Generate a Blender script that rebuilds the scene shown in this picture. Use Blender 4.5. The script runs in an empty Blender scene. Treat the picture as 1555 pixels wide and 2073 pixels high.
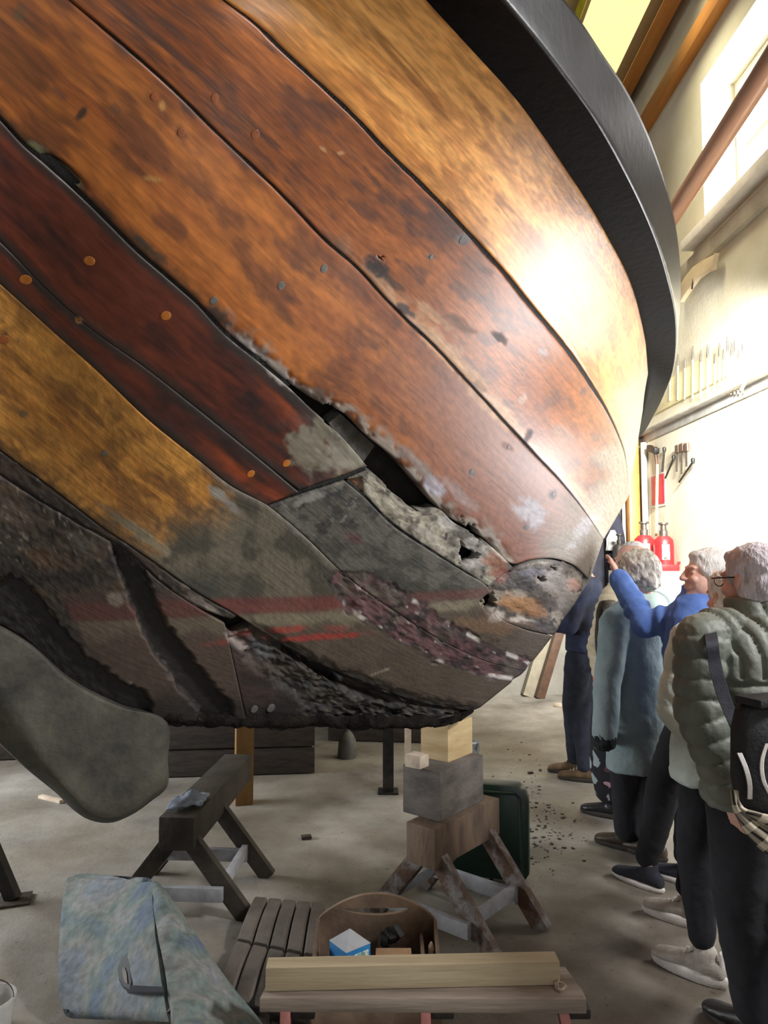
import bpy, bmesh, math, random
import numpy as np
from mathutils import Vector, Matrix

# ------------------------------------------------------------------ camera, light, exposure
SC = bpy.context.scene
COL = SC.collection
FPX, CX, CY, HZ, CAMH = 1450.0, 777.5, 1036.5, 1135.0, 1.6
PITCH = math.atan((HZ - CY) / FPX)
cam_d = bpy.data.cameras.new('camera')
cam = bpy.data.objects.new('camera', cam_d)
COL.objects.link(cam)
cam.location = (0, 0, CAMH)
cam.rotation_euler = (math.pi / 2 + PITCH, 0, 0)
cam_d.sensor_fit = 'VERTICAL'
cam_d.sensor_height = 36.0
cam_d.lens = 36.0 * FPX / 2073.0
cam_d.clip_start = 0.05
SC.camera = cam
vs = SC.view_settings
vs.view_transform = 'Standard'
vs.look = 'None'
vs.gamma = 1.0
vs.use_curve_mapping = False
vs.exposure = 0.0

world = bpy.data.worlds.new('overcast_sky')
SC.world = world
world.use_nodes = True
bg = world.node_tree.nodes['Background']
bg.inputs['Color'].default_value = (0.93, 0.97, 1.0, 1)
bg.inputs['Strength'].default_value = 0.6


def area_light(name, loc, target, sx, sy, power, color=(1, 1, 1), spread=180):
    d = bpy.data.lights.new(name, 'AREA')
    d.shape = 'RECTANGLE'
    d.size, d.size_y = sx, sy
    d.energy = power
    d.color = color
    d.spread = math.radians(spread)
    o = bpy.data.objects.new(name, d)
    COL.objects.link(o)
    o.location = loc
    o.rotation_euler = (Vector(target) - Vector(loc)).to_track_quat('-Z', 'Y').to_euler()
    return o


# daylight: high window, low window, rooflight, doorway behind the photographer, side door; lamps: one over the visitors, an unseen one added to brighten the right wall
area_light('hall_lamp', (2.95, 1.1, 3.4), (0.0, 3.8, 0.0), 0.5, 0.5, 138, (0.98, 0.98, 1.0))
area_light('rooflight_daylight', (2.25, 6.4, 7.55), (3.0, 6.4, 5.0), 0.5, 3.0, 55, (1.0, 0.93, 0.66), 75)
area_light('window_daylight', (3.46, 5.69, 5.56), (0.0, 5.69, 5.4), 2.14, 1.44, 75, (1.0, 0.98, 0.95))
area_light('wall_fill_light', (2.75, 4.5, 3.3), (3.1, 6.9, 2.5), 1.2, 0.15, 290, (1.0, 0.98, 0.92), 90)  # unseen source added to wash the right wall white
area_light('low_window_daylight', (3.1, 4.1, 1.45), (0.6, 2.6, 1.8), 1.0, 0.8, 62, (0.97, 0.98, 1.0))
area_light('doorway_daylight', (0.5, -3.5, 1.3), (0.0, 1.6, 2.6), 3.2, 2.2, 34, (0.95, 0.98, 1.0))
area_light('side_door_daylight', (-5.1, 4.2, 1.6), (-2.7, 4.0, 0.0), 2.2, 1.6, 90, (0.95, 0.98, 1.0), 100)

# ------------------------------------------------------------------ helpers
cP, sP = math.cos(PITCH), math.sin(PITCH)


def P(px, py, d):
    """pixel of the 1555x2073 photograph + distance along +Y -> world point(s)"""
    px, py, d = np.broadcast_arrays(np.asarray(px, float), np.asarray(py, float), np.asarray(d, float))
    a, b = (px - CX), (CY - py)
    ry = FPX * cP - b * sP
    rz = FPX * sP + b * cP
    k = d / ry
    return np.stack([a * k, d, CAMH + rz * k], -1)


def G(px, py, z=0.0):
    a, b = (px - CX), (CY - py)
    ry = FPX * cP - b * sP
    rz = FPX * sP + b * cP
    k = (z - CAMH) / rz
    return Vector((a * k, ry * k, z))


def PX(x, py, X):
    """point on the plane X = const"""
    a, b = (x - CX), (CY - py)
    k = X / a
    return Vector((X, (FPX * cP - b * sP) * k, CAMH + (FPX * sP + b * cP) * k))


def lin(r, g, b):
    c = np.array([r, g, b], float) / 255.0
    return np.where(c <= 0.04045, c / 12.92, ((c + 0.055) / 1.055) ** 2.4)


def sst(a, b, x):
    t = np.clip((x - a) / (b - a), 0, 1)
    return t * t * (3 - 2 * t)


def _hash(ix, iy, seed):
    n = (ix.astype(np.int64) * 374761393 + iy.astype(np.int64) * 668265263 + seed * 974711) & 0xFFFFFFFF
    n = ((n ^ (n >> 13)) * 1274126177) & 0xFFFFFFFF
    n = (n ^ (n >> 16)) & 0xFFFFFFFF
    return n / 4294967295.0


def vnoise(x, y, seed=0):
    x = np.asarray(x, float)
    y = np.asarray(y, float)
    ix, iy = np.floor(x), np.floor(y)
    fx, fy = x - ix, y - iy
    ux, uy = fx * fx * (3 - 2 * fx), fy * fy * (3 - 2 * fy)
    a, b = _hash(ix, iy, seed), _hash(ix + 1, iy, seed)
    c, d = _hash(ix, iy + 1, seed), _hash(ix + 1, iy + 1, seed)
    return (a * (1 - ux) + b * ux) * (1 - uy) + (c * (1 - ux) + d * ux) * uy


def fbm(x, y, seed=0, o=4):
    s, a, t = 0.0, 1.0, 0.0
    for i in range(o):
        s = s + a * vnoise(x * 2 ** i, y * 2 ** i, seed + i * 17)
        t += a
        a *= 0.55
    return s / t


def curve(pts, n):
    """Catmull-Rom through points, n samples evenly along the chord"""
    p = np.array(pts, float)
    s = np.r_[0, np.cumsum(np.linalg.norm(np.diff(p[:, :2], axis=0), axis=1))]
    m = np.gradient(p, s, axis=0) if len(p) > 2 else np.repeat((p[1:] - p[:1]) / s[-1], 2, 0)
    t = np.linspace(0, s[-1], n)
    i = np.clip(np.searchsorted(s, t, side='right') - 1, 0, len(s) - 2)
    h = (s[i + 1] - s[i])[:, None]
    u = ((t - s[i])[:, None]) / h
    return ((2 * u ** 3 - 3 * u ** 2 + 1) * p[i] + (u ** 3 - 2 * u ** 2 + u) * h * m[i]
            + (-2 * u ** 3 + 3 * u ** 2) * p[i + 1] + (u ** 3 - u ** 2) * h * m[i + 1])


def segdist(px, py, line):
    line = np.asarray(line, float)
    best = np.full(np.shape(px), 1e9)
    tt = np.zeros(np.shape(px))
    n = len(line) - 1
    for k in range(n):
        a, b = line[k], line[k + 1]
        ab = b - a
        t = np.clip(((px - a[0]) * ab[0] + (py - a[1]) * ab[1]) / (ab @ ab + 1e-9), 0, 1)
        d = np.hypot(px - a[0] - t * ab[0], py - a[1] - t * ab[1])
        w = d < best
        best = np.where(w, d, best)
        tt = np.where(w, (k + t) / n, tt)
    return best, tt


def inpoly(px, py, poly):
    poly = np.asarray(poly, float)
    r = np.zeros(np.shape(px), bool)
    j = len(poly) - 1
    for i in range(len(poly)):
        xi, yi = poly[i]
        xj, yj = poly[j]
        r ^= ((yi > py) != (yj > py)) & (px < (xj - xi) * (py - yi) / (yj - yi + 1e-12) + xi)
        j = i
    return r


def link(name, me, mat=None, parent=None):
    o = bpy.data.objects.new(name, me)
    COL.objects.link(o)
    if mat is not None and not me.materials:
        me.materials.append(mat)
    if parent is not None:
        o.parent = parent
        o.matrix_parent_inverse = parent_inv(parent)
    return o


def parent_inv(parent):
    # parts are built in world coordinates; only a top-level root has a place of its own
    return parent.matrix_basis.inverted() if parent.parent is None else Matrix.Identity(4)


def npmesh(name, verts, faces, smooth=True):
    me = bpy.data.meshes.new(name)
    verts = np.ascontiguousarray(verts, np.float32)
    faces = np.ascontiguousarray(faces, np.int32)
    k = faces.shape[1]
    me.vertices.add(len(verts))
    me.vertices.foreach_set('co', verts.ravel())
    me.loops.add(faces.size)
    me.loops.foreach_set('vertex_index', faces.ravel())
    me.polygons.add(len(faces))
    me.polygons.foreach_set('loop_start', np.arange(0, faces.size, k, dtype=np.int32))
    me.polygons.foreach_set('loop_total', np.full(len(faces), k, np.int32))
    if smooth:
        me.polygons.foreach_set('use_smooth', np.ones(len(faces), bool))
    me.update(calc_edges=True)
    return me


def addcol(me, rgba, name='col'):
    a = me.attributes.new(name, 'FLOAT_COLOR', 'POINT')
    a.data.foreach_set('color', np.ascontiguousarray(rgba, np.float32).ravel())


def addvec(me, v, name='grain'):
    a = me.attributes.new(name, 'FLOAT_VECTOR', 'POINT')
    a.data.foreach_set('vector', np.ascontiguousarray(v, np.float32).ravel())


def tag(o, label=None, cat=None, group=None, kind=None):
    if label:
        o['label'] = label
    if cat:
        o['category'] = cat
    if group:
        o['group'] = group
    if kind:
        o['kind'] = kind
    return o


def empty(name, loc, label, cat, group=None):
    o = bpy.data.objects.new(name, None)
    COL.objects.link(o)
    o.location = loc
    o.empty_display_size = 0.1
    return tag(o, label, cat, group)


# ---- bmesh building
class B:
    """collects shapes (world coordinates) into ONE mesh object"""

    def __init__(self):
        self.bm = bmesh.new()

    def box(self, c, size, rot=None, bevel=0.004):
        r = bmesh.ops.create_cube(self.bm, size=1.0)
        vs_ = r['verts']
        m = Matrix.Translation(Vector(c)) @ (rot.to_4x4() if rot else Matrix.Identity(4)) @ Matrix.Diagonal((*size, 1))
        bmesh.ops.transform(self.bm, matrix=m, verts=vs_)
        if bevel:
            es = list({e for v in vs_ for e in v.link_edges})
            bmesh.ops.bevel(self.bm, geom=es, offset=min(bevel, min(size) * 0.3), segments=2, affect='EDGES', profile=0.6)
        return self

    def bar(self, a, b, w, h, up=(0, 0, 1), bevel=0.004):
        a, b = Vector(a), Vector(b)
        y = (b - a).normalized()
        x = y.cross(Vector(up))
        if x.length < 1e-4:
            x = y.cross(Vector((1, 0, 0)))
        x.normalize()
        z = x.cross(y)
        rot = Matrix((x, y, z)).transposed()
        return self.box((a + b) / 2, (w, (b - a).length, h), rot, bevel)

    def tube(self, pts, rad, n=12, cap=True):
        pts = [Vector(p) for p in pts]
        rr = rad if hasattr(rad, '__len__') else [rad] * len(pts)
        rings = []
        prev = None
        for i, p in enumerate(pts):
            t = (pts[min(i + 1, len(pts) - 1)] - pts[max(i - 1, 0)]).normalized()
            x = prev - t * prev.dot(t) if prev is not None else t.orthogonal()
            x.normalize()
            prev = x
            y = t.cross(x)
            rings.append([self.bm.verts.new(p + (x * math.cos(2 * math.pi * k / n) + y * math.sin(2 * math.pi * k / n)) * rr[i]) for k in range(n)])
        self._skin(rings, cap)
        return self

    def _skin(self, rings, cap=True):
        n = len(rings[0])
        for a, b in zip(rings, rings[1:]):
            for k in range(n):
                self.bm.faces.new((a[k], a[(k + 1) % n], b[(k + 1) % n], b[k]))
        if cap:
            self.bm.faces.new(rings[0][::-1])
            self.bm.faces.new(rings[-1])

    def lathe(self, c, prof, n=24, axis=None):
        """prof: (radius, height) pairs, closed at both ends"""
        c = Vector(c)
        rot = Vector((0, 0, 1)).rotation_difference(Vector(axis)).to_matrix() if axis is not None else Matrix.Identity(3)
        rings = [[self.bm.verts.new(c + rot @ Vector((r * math.cos(2 * math.pi * k / n), r * math.sin(2 * math.pi * k / n), h))) for k in range(n)] for r, h in prof]
        self._skin(rings)
        return self

    def prism(self, poly, vec, bevel=0.0):
        """3D polygon extruded by vec"""
        v0 = [self.bm.verts.new(Vector(p)) for p in poly]
        v1 = [self.bm.verts.new(Vector(p) + Vector(vec)) for p in poly]
        n = len(poly)
        fs = [self.bm.faces.new(v0[::-1]), self.bm.faces.new(v1)]
        for k in range(n):
            self.bm.faces.new((v0[k], v0[(k + 1) % n], v1[(k + 1) % n], v1[k]))
        if bevel:
            es = [e for e in fs[0].edges] + [e for e in fs[1].edges]
            bmesh.ops.bevel(self.bm, geom=es, offset=bevel, segments=2, affect='EDGES', profile=0.6)
        return self

    def build(self, name, mat, parent=None, smooth=True, angle=40):
        bmesh.ops.recalc_face_normals(self.bm, faces=self.bm.faces)
        if smooth:
            lim = math.radians(angle)
            for f in self.bm.faces:
                f.smooth = True
            for e in self.bm.edges:
                if len(e.link_faces) == 2 and e.calc_face_angle(0) > lim:
                    e.smooth = False
        me = bpy.data.meshes.new(name)
        self.bm.to_mesh(me)
        self.bm.free()
        return link(name, me, mat, parent)


# ------------------------------------------------------------------ materials
def nodes(name):
    m = bpy.data.materials.new(name)
    m.use_nodes = True
    nt = m.node_tree
    return m, nt, nt.nodes['Principled BSDF']


def mat(name, c1, c2=None, rough=0.6, metal=0.0, scale=8.0, detail=6.0, stretch=(1, 1, 1), bump=0.15, bscale=None, coat=0.0, lo=0.35, hi=0.65, spec=0.5):
    """two-tone noise material in object (world-size) coordinates"""
    m, nt, p = nodes(name)
    N, L = nt.nodes.new, nt.links.new
    tc = N('ShaderNodeTexCoord')
    mp = N('ShaderNodeMapping')
    mp.inputs['Scale'].default_value = stretch
    L(tc.outputs['Object'], mp.inputs['Vector'])
    nz = N('ShaderNodeTexNoise')
    nz.inputs['Scale'].default_value = scale
    nz.inputs['Detail'].default_value = detail
    nz.inputs['Roughness'].default_value = 0.62
    L(mp.outputs[0], nz.inputs['Vector'])
    cr = N('ShaderNodeValToRGB')
    cr.color_ramp.elements[0].position = lo
    cr.color_ramp.elements[1].position = hi
    c2 = c1 if c2 is None else c2
    cr.color_ramp.elements[0].color = (*c1, 1)
    cr.color_ramp.elements[1].color = (*c2, 1)
    L(nz.outputs[0], cr.inputs[0])
    L(cr.outputs[0], p.inputs['Base Color'])
    p.inputs['Roughness'].default_value = rough
    p.inputs['Metallic'].default_value = metal
    p.inputs['Coat Weight'].default_value = coat
    p.inputs['Specular IOR Level'].default_value = spec
    if bump:
        n2 = N('ShaderNodeTexNoise')
        n2.inputs['Scale'].default_value = bscale or scale * 6
        n2.inputs['Detail'].default_value = 4
        L(mp.outputs[0], n2.inputs['Vector'])
        bp = N('ShaderNodeBump')
        bp.inputs['Strength'].default_value = bump
        bp.inputs['Distance'].default_value = 0.01
        L(n2.outputs[0], bp.inputs['Height'])
        L(bp.outputs[0], p.inputs['Normal'])
    return m


def hull_mat(name, grain=0.35, bump=0.25, fine=(22, 70)):
    """painted / varnished planking: colour and gloss attributes worn into each plank, fine grain on top"""
    m, nt, p = nodes(name)
    N, L = nt.nodes.new, nt.links.new
    at = N('ShaderNodeAttribute')
    at.attribute_name = 'col'
    gr = N('ShaderNodeAttribute')
    gr.attribute_name = 'grain'
    mp = N('ShaderNodeMapping')
    mp.inputs['Scale'].default_value = (3, 85, 1)
    L(gr.outputs['Vector'], mp.inputs['Vector'])
    nz = N('ShaderNodeTexNoise')
    nz.inputs['Scale'].default_value = 1.0
    nz.inputs['Detail'].default_value = 5
    nz.inputs['Roughness'].default_value = 0.6
    L(mp.outputs[0], nz.inputs['Vector'])
    mr = N('ShaderNodeMapRange')
    mr.inputs[1].default_value = 0.3
    mr.inputs[2].default_value = 0.7
    mr.inputs[3].default_value = 1 - grain
    mr.inputs[4].default_value = 1 + grain
    L(nz.outputs[0], mr.inputs[0])
    n2 = N('ShaderNodeTexNoise')
    n2.inputs['Scale'].default_value = 1
    n2.inputs['Detail'].default_value = 5
    mp2 = N('ShaderNodeMapping')
    mp2.inputs['Scale'].default_value = (*fine, 1)
    L(gr.outputs['Vector'], mp2.inputs['Vector'])
    L(mp2.outputs[0], n2.inputs['Vector'])
    m2 = N('ShaderNodeMapRange')
    m2.inputs[1].default_value = 0.3
    m2.inputs[2].default_value = 0.7
    m2.inputs[3].default_value = 0.8
    m2.inputs[4].default_value = 1.2
    L(n2.outputs[0], m2.inputs[0])
    mu = N('ShaderNodeMath')
    mu.operation = 'MULTIPLY'
    L(mr.outputs[0], mu.inputs[0])
    L(m2.outputs[0], mu.inputs[1])
    sc = N('ShaderNodeVectorMath')
    sc.operation = 'SCALE'
    L(at.outputs['Color'], sc.inputs[0])
    L(mu.outputs[0], sc.inputs['Scale'])
    L(sc.outputs[0], p.inputs['Base Color'])
    ro = N('ShaderNodeMapRange')
    ro.inputs[3].default_value = 0.72
    ro.inputs[4].default_value = 0.24
    L(at.outputs['Alpha'], ro.inputs[0])
    L(ro.outputs[0], p.inputs['Roughness'])
    bp = N('ShaderNodeBump')
    bp.inputs['Strength'].default_value = bump
    bp.inputs['Distance'].default_value = 0.004
    ad = N('ShaderNodeMath')
    ad.operation = 'ADD'
    L(nz.outputs[0], ad.inputs[0])
    L(n2.outputs[0], ad.inputs[1])
    L(ad.outputs[0], bp.inputs['Height'])
    L(bp.outputs[0], p.inputs['Normal'])
    return m
# ------------------------------------------------------------------ the boat's hull
# Distance of the planking from the lens plane, at points read along its strakes; a thin-plate spline joins them to one fair surface.
KN = np.array([
    (870, 0, 1.40), (1060, 215, 1.68), (1150, 345, 1.95), (1220, 455, 2.25), (1280, 575, 2.75), (1308, 690, 3.35), (1312, 760, 3.85),
    (1300, 830, 4.15), (1285, 900, 4.32), (1270, 1000, 4.3), (1235, 1090, 4.1), (1190, 1180, 3.9), (1130, 1270, 3.7), (1060, 1350, 3.52), (960, 1440, 3.3),
    (1110, 520, 2.2), (1000, 555, 2.1), (455, 0, 1.19), (1150, 710, 2.8), (1250, 885, 3.7),
    (150, 0, 1.08), (480, 310, 1.4), (740, 550, 1.81), (950, 775, 2.35), (1120, 960, 3.05),
    (0, 240, 1.13), (250, 470, 1.38), (500, 710, 1.73), (640, 825, 1.99), (850, 1000, 2.45), (1040, 1150, 3.1),
    (0, 575, 1.4), (200, 755, 1.62), (400, 930, 1.9), (540, 1020, 2.12), (700, 1160, 2.42), (900, 1300, 2.93),
    (0, 910, 1.68), (200, 1065, 1.88), (480, 1245, 2.25), (680, 1345, 2.6), (830, 1420, 2.95),
    (0, 1232, 1.88), (300, 1450, 2.2), (500, 1462, 2.45), (650, 1465, 2.68), (850, 1465, 3.05),
    (-300, 0, 0.93), (-300, 600, 1.2), (-300, 1200, 1.62), (300, -300, 1.1), (600, -250, 1.2),
    (-700, 0, 0.81), (-700, 600, 1.04), (-700, 1200, 1.42), (430, -560, .94), (0, -560, .94), (-400, -450, .84)], float)


def _tps_k(r2):
    return np.where(r2 > 1e-12, 0.5 * r2 * np.log(np.maximum(r2, 1e-12)), 0.0)


_kx, _ky, _kv = KN[:, 0] / 1000, KN[:, 1] / 1000, 1 / KN[:, 2]
_n = len(KN)
_A = np.zeros((_n + 3, _n + 3))
_A[:_n, :_n] = _tps_k((_kx[:, None] - _kx[None]) ** 2 + (_ky[:, None] - _ky[None]) ** 2) + np.eye(_n) * 0.0008
_A[:_n, _n:] = np.stack([np.ones(_n), _kx, _ky], 1)
_A[_n:, :_n] = _A[:_n, _n:].T
_W = np.linalg.solve(_A, np.r_[_kv, 0, 0, 0])


def hull_d(px, py):
    x, y = np.asarray(px, float) / 1000, np.asarray(py, float) / 1000
    s = _W[_n] + _W[_n + 1] * x + _W[_n + 2] * y
    for i in range(_n):
        s = s + _W[i] * _tps_k((x - _kx[i]) ** 2 + (y - _ky[i]) ** 2)
    return 1 / np.clip(s, 0.18, 1.4)


def hull_p(px, py):
    return P(px, py, hull_d(px, py))


def hull_n(px, py, e=6.0):
    a = hull_p(np.asarray(px) + e, py) - hull_p(np.asarray(px) - e, py)
    b = hull_p(px, np.asarray(py) + e) - hull_p(px, np.asarray(py) - e)
    n = np.cross(a, b)
    n /= np.linalg.norm(n, axis=-1, keepdims=True) + 1e-12
    v = hull_p(px, py) - np.array([0, 0, CAMH])
    s = np.sign((n * v).sum(-1, keepdims=True))
    return -n * np.where(s == 0, 1, s)      # towards the viewer's side = outwards


NPL = np.array([0.67, -0.74, 0.0])          # centre plane of the boat: NPL . p + 2.16 = 0
NPL /= np.linalg.norm(NPL)
OFF = 2.16 / 0.998


def mirror(p):
    w = p @ NPL + OFF
    return p - 2 * w[..., None] * NPL


def far_side(p):
    w = np.maximum(p @ NPL + OFF, .03)
    # hidden side widened past the mirror image to block light from the floor
    return p - (w + w * (1 + .6 * sst(.05, .4, w)))[..., None] * NPL


# seams, in the photograph's pixels (extended a little beyond the frame)
W0 = [(620, -280), (700, -190), (870, 0), (950, 88), (1060, 213), (1150, 343), (1220, 455), (1280, 575), (1306, 680), (1313, 760)]
S1 = [(170, -270), (310, -135), (455, 0), (505, 36), (572, 100), (649, 172), (721, 240), (778, 301), (840, 361), (891, 412), (953, 478), (1014, 545), (1074, 618), (1133, 688), (1192, 770), (1246, 863), (1266, 919), (1271, 958), (1273, 1005)]
S2 = [(-150, -260), (0, -128), (143, 0), (216, 62), (301, 135), (359, 189), (421, 251), (478, 305), (521, 346), (559, 382), (603, 427), (654, 482), (726, 545), (788, 612), (829, 653), (876, 697), (923, 747), (979, 807), (1031, 864), (1083, 920), (1139, 979), (1186, 1038), (1222, 1092)]
S3U = [(-280, 0), (-140, 118), (0, 238), (45, 286), (110, 338), (171, 396), (225, 452), (279, 506), (342, 560), (405, 616), (450, 664), (531, 731), (590, 780), (640, 814), (692, 836), (750, 890), (800, 930), (850, 985), (880, 1020), (920, 1055), (960, 1077), (1000, 1107), (1040, 1143), (1070, 1135), (1120, 1131), (1165, 1146), (1194, 1174)]
S3L = [(-280, 5), (-140, 123), (0, 243), (45, 292), (110, 350), (171, 405), (225, 459), (279, 512), (342, 566), (405, 622), (450, 671), (531, 738), (590, 788), (636, 832), (690, 882), (744, 944)]
S3M = [(749, 951), (800, 996), (842, 1032), (864, 1033), (884, 1029), (920, 1058), (960, 1080), (1000, 1110), (1038, 1148)]
S3B = [(-280, 260), (-140, 375), (0, 490), (100, 592), (200, 678), (290, 742), (380, 812), (450, 868), (520, 925), (606, 992)]
S4 = [(-280, 340), (-140, 455), (0, 575), (100, 665), (200, 755), (300, 850), (400, 930), (470, 985), (540, 1022), (620, 1088), (700, 1165), (800, 1238), (900, 1300), (980, 1337), (1062, 1360)]
S4A = S4[:9]
S4B = [(546, 1026)] + S4[9:]
S5 = [(-280, 700), (-140, 805), (0, 912), (100, 985), (200, 1062), (300, 1130), (400, 1200), (480, 1247), (560, 1300), (650, 1348), (760, 1392), (850, 1424), (960, 1442)]
S6 = [(-280, 760), (-140, 860), (0, 962), (100, 1025), (200, 1083), (250, 1112), (330, 1182), (400, 1230), (455, 1262)]
KL = [(-280, 1130), (-140, 1210), (0, 1272), (60, 1310), (140, 1385), (250, 1440), (400, 1462), (500, 1466)]
KR = [(500, 1466), (650, 1467), (760, 1467), (850, 1466), (930, 1456), (962, 1444)]


def ext(line, k):
    # carry a seam on beyond the frame, towards midships
    (x0, y0), (x1, y1) = line[0], line[1]
    n = math.hypot(x1 - x0, y1 - y0)
    return [(x0 - (x1 - x0) / n * k, y0 - (y1 - y0) / n * k)] + line


W0, S1, S2 = ext(W0, 300), ext(S1, 380), ext(S2, 420)
S3U, S3L, S3B, S4, S4A, S5, S6, KL = [ext(q, 480) for q in (S3U, S3L, S3B, S4, S4A, S5, S6, KL)]


def mixc(a, b, t):
    t = np.clip(t, 0, 1)[..., None]
    return a * (1 - t) + b * t


def yw(x):
    return np.interp(x, [-300, 0, 150, 500, 750, 1000, 1200], [1240, 1232, 1222, 1209, 1206, 1189, 1178])


def spots(c, g, px, py, items):
    """worn, stained or dented spots of the timber itself: (x, y, rx, ry, angle, colour, strength, gloss)"""
    nz = fbm(px / 14, py / 14, 77, 3)
    for x, y, rx, ry, an, colr, st, gl in items:
        m = (np.abs(px - x) < 2.2 * max(rx, ry)) & (np.abs(py - y) < 2.2 * max(rx, ry))
        if not m.any():
            continue
        ca, sa = math.cos(math.radians(an)), math.sin(math.radians(an))
        dx, dy = px - x, py - y
        r = np.hypot((dx * ca + dy * sa) / rx, (-dx * sa + dy * ca) / ry)
        t = st * sst(1.15, 0.55, r + (nz - 0.5) * 1.1) * m
        c = mixc(c, lin(*colr), t)
        g = g * (1 - t) + gl * t
    return c, g


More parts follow.
